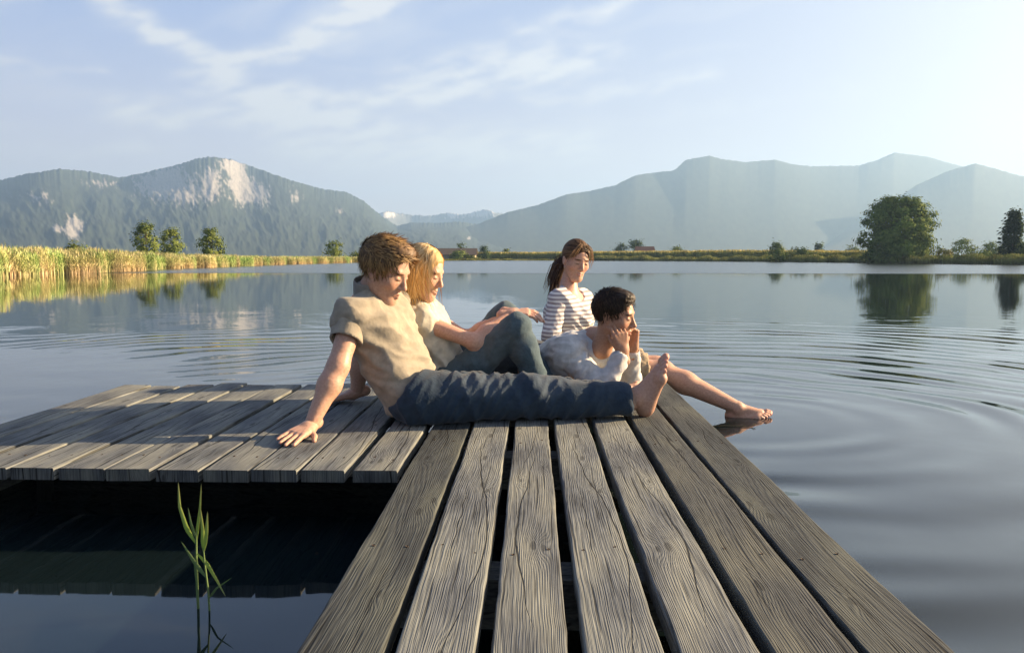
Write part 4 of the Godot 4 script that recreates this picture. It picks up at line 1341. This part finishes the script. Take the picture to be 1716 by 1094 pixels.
func man_leaning() -> void:
	var skin := Color(0.53, 0.34, 0.245)
	var J := {"pel": Vector3(-0.496, 0.115, -3.040), "rh": Vector3(-0.456, 0.098, -2.940), "lh": Vector3(-0.476, 0.098, -3.140), "rk": Vector3(-0.016, 0.098, -3.000), "ra": Vector3(0.409, 0.064, -3.060), "lk": Vector3(-0.012, 0.076, -3.180), "la": Vector3(0.346, 0.062, -3.240), "sp": Vector3(-0.570, 0.232, -3.050), "ch": Vector3(-0.640, 0.371, -3.070), "nk": Vector3(-0.672, 0.515, -3.070), "hd": Vector3(-0.605, 0.604, -3.040), "rs": Vector3(-0.712, 0.425, -2.925), "ls": Vector3(-0.630, 0.451, -3.220), "re": Vector3(-0.744, 0.243, -2.800), "rw": Vector3(-0.818, 0.046, -2.690), "le": Vector3(-0.767, 0.222, -3.310), "lw": Vector3(-0.804, 0.053, -3.340)}
	var o := person("person in tan short-sleeved shirt and dark jeans leaning back on one arm", Vector3(-0.48, 0, -3.04))
	var xf := frame(Vector3(0.88, -0.36, 0.32), Vector3(0.05, 1, 0), J.hd, 1.04)
	var body := Acc.new()
	var p := torso(J, 0.0, 1.0, 0.86)
	p.append(cap(J.nk, 0.054, J.hd + xf.basis * Vector3(0, -0.10, -0.03), 0.052, 0.03))
	limb(p, J.rs, 0.049, J.re, 0.039, J.rw, 0.026, 0.003)
	limb(p, J.ls, 0.052, J.le, 0.042, J.lw, 0.028, 0.004)
	limb(p, J.rh, 0.075, J.rk, 0.055, J.ra, 0.038, 0.004)
	limb(p, J.lh, 0.075, J.lk, 0.055, J.la, 0.038, 0.004)
	sdf(body, p, 0.010, Transform3D(), skin)
	head(body, xf, skin, Color(0.14, 0.08, 0.045), false, 0.25, 0.12)
	hand(body, frame(Vector3(-0.30, -0.16, 0.94), Vector3(0.05, 1, 0.25), J.rw + Vector3(-0.004, -0.008, 0.012), 0.94), skin, 1.0, [0.02, 0.03, 0.03], 0.10, Vector3(0.85, -0.12, 0.55))
	hand(body, frame(Vector3(-0.88, -0.22, 0.42), Vector3(-0.15, 1, 0), J.lw + Vector3(-0.01, -0.012, 0.0)), skin, -1.0, [0.02, 0.05, 0.05], 0.10, Vector3(0.8, -0.1, 0.6))
	foot(body, frame(Vector3(0.30, 0.94, 0.10), Vector3(-0.95, 0.3, 0.05), Vector3(0.428, 0.079, -3.068), 1.03), skin, 1.0, J.rk)
	foot(body, frame(Vector3(0.25, 0.25, -0.9), Vector3(-0.55, 0.8, 0.1), Vector3(0.375, 0.066, -3.25)), skin, -1.0, J.lk)
	wear(o, "body", body, mats.skin)
	# shirt
	var tan := Color(0.37, 0.325, 0.25)
	var sh := Acc.new()
	var ps := torso(J, 0.017, 1.0, 0.86)
	ps.append(cut(Vector3(0.745, -0.667, 0), Vector3(-0.475, 0.118, -2.95), 0.006))
	ps.append(cap(J.nk + Vector3(0.03, 0.06, 0.0), 0.066, J.nk + Vector3(0.05, 0.12, 0.0), 0.07, 0.01, 1))
	var wr := [folds(crease, Vector3(2.5, 9, 3), 0.010, Basis(Vector3(0, 0, 1), 0.75)), folds(crease, Vector3(5, 17, 6), 0.006, Basis(Vector3(0, 0, 1), 0.25)), folds(noise, Vector3(5, 9, 5), 0.005, Basis(Vector3(0, 0, 1), 0.35))]
	sdf(sh, ps, 0.008, Transform3D(), tan, [], wr)
	for q in [[J.rs, J.re, 0.50], [J.ls, J.le, 0.5]]:
		var a: Vector3 = q[0]
		var b: Vector3 = a.lerp(q[1], q[2])
		var d := (b - a).normalized()
		sdf(sh, [cap(a - d * 0.02 + Vector3(0.03, 0.0, -0.02), 0.056, a + d * 0.03, 0.063, 0.03), cap(a + d * 0.02, 0.064, b + d * 0.03, 0.067, 0.03), cut(d, b), cap(b - d * 0.02, 0.053, b + d * 0.05, 0.057, 0.004, 1)], 0.0065, Transform3D(), tan, [], [folds(noise, Vector3(9, 6, 9), 0.006)])
	# collar stand and front placket
	var col := Acc.new()
	var cn: Vector3 = J.nk
	var ax: Vector3 = (J.hd - J.nk + Vector3(-0.06, 0, 0)).normalized()
	sdf(col, [cap(cn + ax * 0.005, 0.071, cn + ax * 0.045, 0.070, 0.02), cut(ax, cn + ax * 0.058), cut(-ax, cn - ax * 0.02), cap(cn - ax * 0.03, 0.061, cn + ax * 0.1, 0.064, 0.003, 1), ell(cn + Vector3(0.085, 0.035, 0.03), Vector3(0.035, 0.06, 0.03), 0.01, 1)], 0.005, Transform3D(), tan * Color(0.8, 0.85, 0.95))
	wear(o, "shirt", sh, mats.knit, "tan short-sleeved shirt, creased at the waist")
	wear(o, "collar", col, mats.knit)
	# jeans
	var blue := Color(0.034, 0.054, 0.082)
	var je := Acc.new()
	var lat: Vector3 = (J.ls - J.rs).normalized()
	var hips := [cap(J.rh, 0.096, J.lh, 0.096, 0.05), cap(J.pel + Vector3(-0.02, -0.01, 0.05), 0.10, J.pel + Vector3(-0.02, -0.01, -0.05), 0.10, 0.05)]
	var wj := [folds(crease, Vector3(9, 2.2, 3), 0.007, Basis(Vector3(0, 0, 1), -0.45)), folds(crease, Vector3(16, 4, 5), 0.006, Basis(Vector3(0, 0, 1), 0.5)), folds(noise, Vector3(5, 4, 4), 0.004)]
	var fade := []
	for q in [[J.rh.lerp(J.rk, 0.55), 0.13], [J.rk.lerp(J.ra, 0.2), 0.07]]:
		fade.append([q[0] + Vector3(0, 0.05, 0.05), Vector3(q[1], 0.05, 0.07), Color(0.075, 0.10, 0.13), 0.75])
	var r := hips.duplicate()
	r.append_array([cap(J.rh, 0.102, J.rk, 0.086, 0.04), cap(J.rk, 0.087, J.rk.lerp(J.ra, 0.4), 0.072, 0.03), cap(J.rk.lerp(J.ra, 0.4), 0.072, J.ra + Vector3(0.06, 0, 0), 0.061, 0.03), cut(Vector3(1, 0.12, 0), J.ra + Vector3(-0.005, 0, 0)), cap(J.ra + Vector3(-0.04, 0, 0), 0.046, J.ra + Vector3(0.1, 0, 0), 0.05, 0.004, 1), cut(Vector3(-0.745, 0.667, 0), Vector3(-0.50, 0.135, -2.95)), cut(Vector3(0, -1, 0), Vector3(0, 0.003, 0), 0.01)])
	sdf(je, r, 0.0075, Transform3D(), blue, fade, wj)
	var l := [cap(J.lh, 0.088, J.lk, 0.070, 0.04), cap(J.lk, 0.070, J.la + Vector3(0.05, 0, 0), 0.058, 0.03), cut(Vector3(0.97, 0, -0.2), J.la), cut(Vector3(0, -1, 0), Vector3(0, 0.003, 0), 0.01)]
	sdf(je, l, 0.010, Transform3D(), blue, [], wj)
	wear(o, "jeans", je, mats.denim, "dark blue jeans with faded creases")
	# short tousled brown hair
	var hair := Acc.new()
	sdf(hair, [ell(Vector3(0, 0.042, -0.018), Vector3(0.082, 0.094, 0.104)), ell(Vector3(0, 0.098, 0.045), Vector3(0.062, 0.032, 0.052), 0.03), ell(Vector3(0, -0.030, 0.105), Vector3(0.074, 0.105, 0.082), 0.012, 1), cut(Vector3(0, -1, 0.55), Vector3(0, -0.062, -0.06))], 0.005, xf, Color(0.13, 0.082, 0.044), [], [folds(ridged, Vector3(26, 30, 14), 0.004)])
	locks(hair, xf, 3000, "short", Vector3(0, 0.044, -0.016), Vector3(0.083, 0.095, 0.105), 0.044, 0.0020, [Color(0.11, 0.068, 0.036), Color(0.44, 0.28, 0.12)], 71, 0.10)
	wear(o, "hair", hair, mats.hair, "short tousled brown hair")

func woman_blonde() -> void:
	var skin := Color(0.60, 0.38, 0.275)
	var J := {"pel": Vector3(-0.390, 0.105, -3.420), "rh": Vector3(-0.358, 0.095, -3.335), "lh": Vector3(-0.365, 0.095, -3.500), "rk": Vector3(-0.070, 0.355, -3.300), "ra": Vector3(0.028, 0.06, -3.330), "lk": Vector3(-0.134, 0.380, -3.545), "la": Vector3(0.055, 0.06, -3.500), "sp": Vector3(-0.450, 0.222, -3.420), "ch": Vector3(-0.512, 0.335, -3.420), "nk": Vector3(-0.545, 0.449, -3.415), "hd": Vector3(-0.498, 0.590, -3.380), "rs": Vector3(-0.500, 0.378, -3.295), "ls": Vector3(-0.507, 0.390, -3.545), "re": Vector3(-0.260, 0.285, -3.280), "rw": Vector3(-0.100, 0.398, -3.425), "le": Vector3(-0.315, 0.275, -3.520), "lw": Vector3(-0.090, 0.402, -3.470)}
	var o := person("blond person in cream top and blue jeans hugging raised knees", Vector3(-0.39, 0, -3.42))
	var xf := frame(Vector3(0.90, -0.26, 0.30), Vector3(0.02, 1, 0), J.hd, 0.96)
	var body := Acc.new()
	var p := torso(J, -0.012, 0.85)
	p.append(cap(J.nk, 0.045, J.hd + xf.basis * Vector3(0, -0.10, -0.03), 0.043, 0.03))
	limb(p, J.rs, 0.040, J.re, 0.032, J.rw, 0.021, 0.003)
	limb(p, J.ls, 0.040, J.le, 0.032, J.lw, 0.021, 0.003)
	limb(p, J.rh, 0.075, J.rk, 0.05, J.ra, 0.035)
	limb(p, J.lh, 0.075, J.lk, 0.05, J.la, 0.035)
	sdf(body, p, 0.010, Transform3D(), skin)
	head(body, xf, skin, Color(0.25, 0.15, 0.08), true, 1.0)
	hand(body, frame(Vector3(0.95, 0.05, -0.1), Vector3(-0.1, 0.9, 0.35), J.rw, 0.9), skin, 1.0, [0.25, 0.35, 0.3], 0.06, Vector3(0.5, 0.2, 0.9))
	hand(body, frame(Vector3(0.95, -0.10, 0.18), Vector3(0.1, 0.9, 0.0), J.lw, 0.9), skin, -1.0, [0.15, 0.25, 0.25], 0.08, Vector3(0.5, 0.3, 0.9))
	foot(body, frame(Vector3(0.97, 0, 0.1), Vector3(0, 1, 0), Vector3(0.035, 0.078, -3.33), 0.92), skin, 1.0, J.rk)
	foot(body, frame(Vector3(0.97, 0, -0.1), Vector3(0, 1, 0), Vector3(0.062, 0.078, -3.50), 0.92), skin, -1.0, J.lk)
	wear(o, "body", body, mats.skin)
	var cream := Color(0.60, 0.56, 0.45)
	var sh := Acc.new()
	var ps := torso(J, 0.003, 0.88)
	ps.append(ell(J.ch + Vector3(0.075, -0.02, 0.065), Vector3(0.055, 0.05, 0.055), 0.04))
	ps.append(ell(J.ch + Vector3(0.075, -0.02, -0.065), Vector3(0.055, 0.05, 0.055), 0.04))
	ps.append(cut(Vector3(0.55, -0.83, 0), Vector3(-0.375, 0.150, -3.42), 0.006))
	ps.append(ell(J.nk + Vector3(0.035, 0.05, 0), Vector3(0.075, 0.05, 0.085), 0.01, 1))
	sdf(sh, ps, 0.008, Transform3D(), cream, [], [folds(crease, Vector3(4, 10, 5), 0.010, Basis(Vector3(0, 0, 1), 0.9)), folds(crease, Vector3(14, 7, 7), 0.005, Basis(Vector3(0, 0, 1), 0.3)), folds(noise, Vector3(7, 10, 7), 0.004)])
	for q in [[J.rs, J.re, 0.20], [J.ls, J.le, 0.2]]:
		var a: Vector3 = q[0]
		var b: Vector3 = a.lerp(q[1], q[2])
		var d := (b - a).normalized()
		sdf(sh, [cap(a - d * 0.03 + Vector3(-0.01, 0.004, 0), 0.052, a + d * 0.01, 0.057, 0.03), cap(a, 0.057, b + d * 0.03, 0.055, 0.03), cut(d, b), cap(b - d * 0.03, 0.045, b + d * 0.05, 0.05, 0.004, 1)], 0.006, Transform3D(), cream)
	wear(o, "top", sh, mats.knit, "cream short-sleeved top")
	var blue := Color(0.085, 0.122, 0.148)
	var je := Acc.new()
	var wj := [folds(crease, Vector3(9, 5, 4), 0.006, Basis(Vector3(0, 0, 1), 0.5)), folds(crease, Vector3(12, 12, 7), 0.003)]
	sdf(je, [cap(J.rh, 0.092, J.lh, 0.092, 0.05), cap(J.pel + Vector3(-0.03, 0.02, 0.05), 0.095, J.pel + Vector3(-0.03, 0.02, -0.05), 0.095, 0.05), cap(J.rh, 0.086, J.rk, 0.059, 0.04), cap(J.rk, 0.058, J.rk.lerp(J.ra, 0.35), 0.060, 0.02), cap(J.rk.lerp(J.ra, 0.35), 0.060, J.ra, 0.052, 0.03), cut(Vector3(0, -1, 0), Vector3(0, 0.01, 0)), cut(Vector3(-0.55, 0.83, 0), Vector3(-0.43, 0.19, -3.42))], 0.008, Transform3D(), blue, [[J.rk.lerp(J.rh, 0.3) + Vector3(0.02, -0.02, 0.05), Vector3(0.1, 0.1, 0.06), Color(0.115, 0.13, 0.125), 0.6]], wj)
	sdf(je, [cap(J.lh, 0.090, J.lk, 0.062, 0.04), cap(J.lk, 0.062, J.la, 0.056, 0.03), cut(Vector3(0, -1, 0), Vector3(0, 0.01, 0))], 0.009, Transform3D(), blue, [], wj)
	wear(o, "jeans", je, mats.denim, "blue jeans")
	var hair := Acc.new()
	sdf(hair, [ell(Vector3(0, 0.040, -0.018), Vector3(0.083, 0.095, 0.105)), cap(Vector3(0.074, 0.02, 0.0), 0.028, Vector3(0.070, -0.115, -0.015), 0.026, 0.03), cap(Vector3(-0.074, 0.02, 0.0), 0.028, Vector3(-0.070, -0.115, -0.015), 0.026, 0.03), cap(Vector3(0, 0, -0.08), 0.055, Vector3(0, -0.14, -0.075), 0.042, 0.04), ell(Vector3(0, -0.035, 0.112), Vector3(0.066, 0.115, 0.082), 0.012, 1)], 0.0055, xf, Color(0.42, 0.27, 0.11), [], [folds(ridged, Vector3(30, 9, 26), 0.004)])
	locks(hair, xf, 2600, "long", Vector3(0, 0.042, -0.016), Vector3(0.086, 0.097, 0.107), 0.30, 0.0026, [Color(0.36, 0.21, 0.08), Color(0.82, 0.60, 0.28)], 81, 0.10)
	locks(hair, xf, 2400, "curtain", Vector3(0, 0.042, -0.016), Vector3(0.087, 0.098, 0.106), 0.27, 0.0026, [Color(0.44, 0.28, 0.12), Color(0.95, 0.74, 0.40)], 83, 0.08)
	wear(o, "hair", hair, mats.hair, "shoulder-length wavy blond hair")

func man_prone() -> void:
	var skin := Color(0.45, 0.27, 0.18)
	var J := {"pel": Vector3(-0.10, 0.105, -3.87), "sp": Vector3(0.06, 0.100, -3.72), "ch": Vector3(0.190, 0.170, -3.655), "nk": Vector3(0.298, 0.262, -3.64), "hd": Vector3(0.386, 0.384, -3.52), "rs": Vector3(0.165, 0.205, -3.50), "ls": Vector3(0.345, 0.205, -3.84), "re": Vector3(0.322, 0.052, -3.425), "rw": Vector3(0.418, 0.215, -3.445), "le": Vector3(0.480, 0.052, -3.70), "lw": Vector3(0.485, 0.215, -3.60)}
	var rh := Vector3(-0.15, 0.10, -3.80); var lh := Vector3(-0.07, 0.10, -3.97)
	var rk := Vector3(-0.24, 0.07, -4.22); var lk := Vector3(-0.10, 0.07, -4.32)
	var ra := Vector3(-0.30, 0.06, -4.62); var la := Vector3(-0.14, 0.06, -4.72)
	var o := person("person in white long-sleeved shirt lying propped on elbows, chin in hands", Vector3(0.1, 0, -3.7))
	var xf := frame(Vector3(0.88, -0.10, 0.42), Vector3(-0.05, 1, 0), J.hd, 0.97)
	var body := Acc.new()
	var p := torso(J, 0.0, 1.1, 0.95)
	p.append(cap(J.nk, 0.056, J.hd + xf.basis * Vector3(0, -0.10, -0.03), 0.052, 0.03))
	limb(p, J.rs, 0.05, J.re, 0.040, J.rw, 0.026)
	limb(p, J.ls, 0.05, J.le, 0.040, J.lw, 0.026)
	limb(p, rh, 0.08, rk, 0.055, ra, 0.038)
	limb(p, lh, 0.08, lk, 0.055, la, 0.038)
	sdf(body, p, 0.010, Transform3D(), skin)
	head(body, xf, skin, Color(0.03, 0.02, 0.014), false, 0.0, 0.35)
	hand(body, frame(Vector3(-0.22, 0.95, 0.05), Vector3(0.35, 0.0, 0.93), J.rw + Vector3(0, 0.012, 0), 0.95), skin, 1.0, [0.45, 0.75, 0.5], 0.03, Vector3(0.4, -0.35, 0.8))
	hand(body, frame(Vector3(-0.05, 0.97, -0.05), Vector3(0.8, 0.1, -0.55), J.lw + Vector3(0, 0.012, 0), 0.95), skin, -1.0, [0.8, 0.8, 0.4], 0.02, Vector3(0.4, -0.35, 0.8))
	foot(body, frame(Vector3(-0.3, -0.2, -0.9), Vector3(0, -1, 0.2), ra), skin, 1.0, rk)
	foot(body, frame(Vector3(-0.2, -0.2, -0.9), Vector3(0, -1, 0.2), la), skin, -1.0, lk)
	wear(o, "body", body, mats.skin)
	var white := Color(0.62, 0.615, 0.60)
	var sh := Acc.new()
	var ps := torso(J, 0.013, 1.1, 0.95)
	ps.append(cut(Vector3(-0.5, -0.95, -0.3), Vector3(0.17, 0.098, -3.60), 0.006))
	ps.append(cap(J.nk + Vector3(0.035, 0.0, 0.02), 0.060, J.nk + Vector3(0.0, -0.06, 0.02), 0.09, 0.03))
	ps.append(ell(J.nk + Vector3(0.05, 0.075, 0.02), Vector3(0.055, 0.045, 0.05), 0.008, 1))
	var wf := [folds(crease, Vector3(11, 5, 5), 0.006, Basis(Vector3(0, 0, 1), 0.6)), folds(crease, Vector3(8, 18, 8), 0.005), folds(noise, Vector3(5, 5, 5), 0.004)]
	sdf(sh, ps, 0.008, Transform3D(), white, [], wf)
	for q in [[J.rs, J.re, J.rw], [J.ls, J.le, J.lw]]:
		var d: Vector3 = ((q[2] as Vector3) - q[1]).normalized()
		sdf(sh, [cap(q[0], 0.066, q[1], 0.052, 0.03), cap(q[1], 0.052, q[2] + d * 0.03, 0.034, 0.025), cut(d, q[2] - d * 0.002), cap(q[2] - d * 0.02, 0.029, q[2] + d * 0.05, 0.031, 0.003, 1), cut(Vector3(0, -1, 0), Vector3(0, 0.002, 0))], 0.006, Transform3D(), white, [], [folds(crease, Vector3(6, 18, 6), 0.005, Basis(Vector3(0, 0, 1), -0.6)), folds(crease, Vector3(20, 10, 10), 0.004, Basis(Vector3(0, 0, 1), 0.3)), folds(noise, Vector3(9, 9, 9), 0.004)])
	wear(o, "shirt", sh, mats.jersey, "white long-sleeved shirt")
	var tr := Acc.new()
	var lat: Vector3 = (J.ls - J.rs).normalized() * 0.07
	sdf(tr, [cap(J.pel - lat, 0.113, J.pel.lerp(J.sp, 0.35) - lat, 0.108, 0.05), cap(J.pel + lat, 0.113, J.pel.lerp(J.sp, 0.35) + lat, 0.108, 0.05), cap(rh, 0.098, lh, 0.098, 0.05), cap(J.pel + Vector3(0.02, 0.0, 0.05), 0.105, J.pel + Vector3(0.12, 0.01, 0.11), 0.108, 0.05), cap(J.pel + Vector3(0.0, 0.0, -0.05), 0.105, J.pel + Vector3(0.15, 0.01, 0.05), 0.105, 0.05), cap(rh, 0.096, rk, 0.07, 0.04), cap(rk, 0.068, ra, 0.055, 0.03), cap(lh, 0.096, lk, 0.07, 0.04), cap(lk, 0.068, la, 0.055, 0.03), cut(Vector3(0, -1, 0), Vector3(0, 0.003, 0)), cut(Vector3(-0.2, 0, -1), Vector3(-0.2, 0, -4.6))], 0.011, Transform3D(), Color(0.05, 0.06, 0.08), [], [folds(ridged, Vector3(6, 6, 6), 0.009)])
	wear(o, "trousers", tr, mats.denim)
	var hair := Acc.new()
	sdf(hair, [ell(Vector3(0, 0.042, -0.018), Vector3(0.080, 0.093, 0.102)), ell(Vector3(0, 0.095, 0.04), Vector3(0.062, 0.030, 0.048), 0.03), ell(Vector3(0, -0.030, 0.105), Vector3(0.072, 0.103, 0.080), 0.012, 1), cut(Vector3(0, -1, 0.55), Vector3(0, -0.060, -0.06))], 0.005, xf, Color(0.020, 0.014, 0.010), [], [folds(ridged, Vector3(34, 36, 20), 0.005)])
	locks(hair, xf, 2200, "crop", Vector3(0, 0.044, -0.016), Vector3(0.081, 0.094, 0.103), 0.030, 0.0018, [Color(0.012, 0.009, 0.007), Color(0.07, 0.045, 0.028)], 91, 0.10)
	wear(o, "hair", hair, mats.hair, "short dark hair")

func woman_striped() -> void:
	var skin := Color(0.58, 0.365, 0.265)
	var J := {"pel": Vector3(0.201, 0.105, -4.200), "rh": Vector3(0.223, 0.09, -4.120), "lh": Vector3(0.240, 0.09, -4.300), "rk": Vector3(0.715, 0.030, -4.120), "ra": Vector3(1.108, -0.152, -4.03), "lk": Vector3(0.72, 0.03, -4.32), "la": Vector3(0.79, -0.36, -4.34), "sp": Vector3(0.192, 0.215, -4.180), "ch": Vector3(0.206, 0.345, -4.170), "nk": Vector3(0.196, 0.478, -4.165), "hd": Vector3(0.236, 0.641, -4.150), "rs": Vector3(0.143, 0.424, -4.055), "ls": Vector3(0.275, 0.422, -4.280), "re": Vector3(0.098, 0.250, -3.985), "rw": Vector3(0.106, 0.06, -4.02), "le": Vector3(0.20, 0.25, -4.38), "lw": Vector3(0.16, 0.06, -4.42)}
	var o := person("person in striped top and khaki shorts dipping a foot in the lake", Vector3(0.2, 0, -4.2))
	var xf := frame(Vector3(0.42, -0.20, 0.88), Vector3(0.12, 1, 0), J.hd, 0.875)
	var body := Acc.new()
	var p := torso(J, -0.012, 0.85)
	p.append(cap(J.nk, 0.045, J.hd + xf.basis * Vector3(0, -0.10, -0.03), 0.043, 0.03))
	limb(p, J.rs, 0.042, J.re, 0.034, J.rw, 0.023)
	limb(p, J.ls, 0.042, J.le, 0.034, J.lw, 0.023)
	limb(p, J.rh, 0.075, J.rk, 0.055, J.ra, 0.036, 0.006)
	limb(p, J.lh, 0.075, J.lk, 0.055, J.la, 0.036, 0.006)
	p.append(ell(J.rk + Vector3(0.012, 0.012, 0.0), Vector3(0.045, 0.045, 0.045), 0.03))
	sdf(body, p, 0.009, Transform3D(), skin, [[J.rk + Vector3(0.05, 0.03, 0.02), Vector3(0.04, 0.04, 0.05), skin.lerp(Color(0.7, 0.3, 0.2), 0.4), 0.5]])
	head(body, xf, skin, Color(0.09, 0.05, 0.03), true, 1.0)
	hand(body, frame(Vector3(-0.3, -0.3, 0.7), Vector3(0, 1, 0.2), J.rw + Vector3(0, -0.025, 0.01), 0.9), skin, 1.0, [0.05, 0.1, 0.1], 0.08, Vector3(0.7, 0, 0.7))
	hand(body, frame(Vector3(-0.8, -0.3, -0.1), Vector3(0, 1, 0), J.lw + Vector3(0, -0.025, 0), 0.9), skin, -1.0, [0.05, 0.1, 0.1], 0.08, Vector3(0.7, 0, 0.7))
	foot(body, frame(Vector3(0.97, 0.10, 0.16), Vector3(-0.12, 0.95, 0.28), J.ra, 0.93), skin, 1.0, J.rk)
	foot(body, frame(Vector3(0.9, -0.3, -0.1), Vector3(0.2, 0.95, 0), J.la, 0.93), skin, -1.0, J.lk)
	wear(o, "body", body, mats.skin)
	var img := Image.create_empty(8, 64, false, Image.FORMAT_RGB8)
	for y in 64:
		var d := smoothstep(24.0, 30.0, y) * (1.0 - smoothstep(56.0, 62.0, y))
		var c := Color(0.86, 0.85, 0.83).lerp(Color(0.60, 0.57, 0.58), d)
		for x in 8:
			img.set_pixel(x, y, c)
	var st: StandardMaterial3D = plain(0.9, false)
	st.heightmap_enabled = false
	st.albedo_texture = ImageTexture.create_from_image(img)
	st.metallic_specular = 0.2
	var up: Vector3 = (J.nk - J.sp).normalized() / 0.0215
	var sh := Acc.new()
	var ps := torso(J, -0.002, 0.88)
	ps.append(ell(J.ch + Vector3(0.07, -0.015, 0.06), Vector3(0.055, 0.055, 0.055), 0.04))
	ps.append(ell(J.ch + Vector3(0.09, -0.015, -0.05), Vector3(0.055, 0.055, 0.055), 0.04))
	ps.append(cut(Vector3(0, -1, 0), Vector3(0, 0.12, 0)))
	ps.append(ell(J.nk + Vector3(0.05, 0.02, 0.02), Vector3(0.065, 0.085, 0.065), 0.01, 1))
	sdf(sh, ps, 0.007, Transform3D(), Color.WHITE, [], [folds(crease, Vector3(6, 12, 6), 0.006, Basis(Vector3(0, 0, 1), 0.8)), folds(noise, Vector3(8, 8, 8), 0.005)], [Vector3.RIGHT, up])
	for q in [[J.rs, J.re, J.rw], [J.ls, J.le, J.lw]]:
		sdf(sh, [cap(q[0], 0.056, q[1], 0.045, 0.03), cap(q[1], 0.045, q[2], 0.036, 0.03)], 0.007, Transform3D(), Color.WHITE, [], [folds(ridged, Vector3(9, 14, 9), 0.007)], [Vector3.RIGHT, up])
	wear(o, "top", sh, st, "white long-sleeved top with narrow grey stripes")
	var kh := Acc.new()
	var wk := [folds(ridged, Vector3(12, 8, 8), 0.010, Basis(Vector3(0, 0, 1), 0.5)), folds(noise, Vector3(30, 16, 16), 0.004)]
	sdf(kh, [cap(J.rh, 0.10, J.lh, 0.10, 0.05), cap(J.pel, 0.11, J.pel + Vector3(0, 0.06, 0), 0.105, 0.05), cap(J.rh, 0.10, J.rk, 0.082, 0.04), cap(J.lh, 0.10, J.lk, 0.082, 0.04), cut(Vector3(1, 0, 0), Vector3(0.635, 0, 0)), cap(Vector3(0.58, 0.045, -4.12), 0.064, Vector3(0.72, 0.03, -4.12), 0.068, 0.004, 1), cut(Vector3(0, -1, 0), Vector3(0, 0.003, 0)), cut(Vector3(0, 1, 0), Vector3(0, 0.2, 0))], 0.0075, Transform3D(), Color(0.42, 0.33, 0.22), [], wk)
	wear(o, "shorts", kh, mats.knit, "khaki shorts")
	var hair := Acc.new()
	sdf(hair, [ell(Vector3(0, 0.040, -0.016), Vector3(0.079, 0.093, 0.101)), ell(Vector3(0, -0.032, 0.108), Vector3(0.070, 0.108, 0.080), 0.012, 1), cut(Vector3(0, -1, 0.55), Vector3(0, -0.058, -0.06))], 0.005, xf, Color(0.065, 0.038, 0.022), [], [folds(ridged, Vector3(34, 30, 12), 0.004)])
	locks(hair, xf, 1800, "back", Vector3(0, 0.042, -0.014), Vector3(0.081, 0.095, 0.103), 0.17, 0.0020, [Color(0.05, 0.028, 0.016), Color(0.22, 0.125, 0.06)], 95, 0.03)
	# a few loose strands at the temples
	var rs := RandomNumberGenerator.new()
	rs.seed = 17
	for k in 26:
		var sx := -1.0 if k % 2 == 0 else 1.0
		var j := Vector3(rs.randfn(), rs.randfn(), rs.randfn()) * 0.006
		tube(hair, PackedVector3Array([xf * (Vector3(sx * 0.02, 0.112, 0.062) + j), xf * (Vector3(sx * 0.048, 0.085, 0.080) + j * 1.5), xf * (Vector3(sx * 0.066, 0.040, 0.072) + j * 2.0), xf * (Vector3(sx * 0.076, 0.0 + rs.randf_range(-0.04, 0.03), 0.052) + j * 2.0)]), PackedFloat32Array([0.0014, 0.0014, 0.0012, 0.0004]), Color(0.09, 0.05, 0.028).lerp(Color(0.30, 0.18, 0.09), rs.randf()), 4)
	wear(o, "hair", hair, mats.hair, "dark brown hair tied back")
	var pony := Acc.new()
	var rng := RandomNumberGenerator.new()
	rng.seed = 8
	var root: Vector3 = xf * Vector3(0, -0.005, -0.112)
	sdf(pony, [cap(root, 0.020, root + Vector3(-0.035, -0.035, -0.02), 0.027, 0.02), cap(root + Vector3(-0.035, -0.035, -0.02), 0.027, root + Vector3(-0.062, -0.11, -0.03), 0.026, 0.02), cap(root + Vector3(-0.062, -0.11, -0.03), 0.025, root + Vector3(-0.085, -0.175, -0.03), 0.010, 0.02)], 0.006, Transform3D(), Color(0.045, 0.027, 0.017), [], [folds(ridged, Vector3(34, 10, 34), 0.010)])
	for k in 90:
		var off := Vector3(rng.randfn(), rng.randfn(), rng.randfn()) * 0.012
		var end := root + Vector3(-0.085, -0.18, -0.03) + off * 1.8 + Vector3(rng.randfn() * 0.012, rng.randfn() * 0.02, 0)
		tube(pony, PackedVector3Array([root + off * 0.6, root + Vector3(-0.038, -0.035, -0.02) + off * 1.9, root + Vector3(-0.066, -0.11, -0.03) + off * 1.9, end]), PackedFloat32Array([0.0016, 0.002, 0.0018, 0.0006]), Color(0.05, 0.03, 0.018).lerp(Color(0.15, 0.09, 0.05), rng.randf()), 4)
	wear(o, "ponytail", pony, mats.hair)
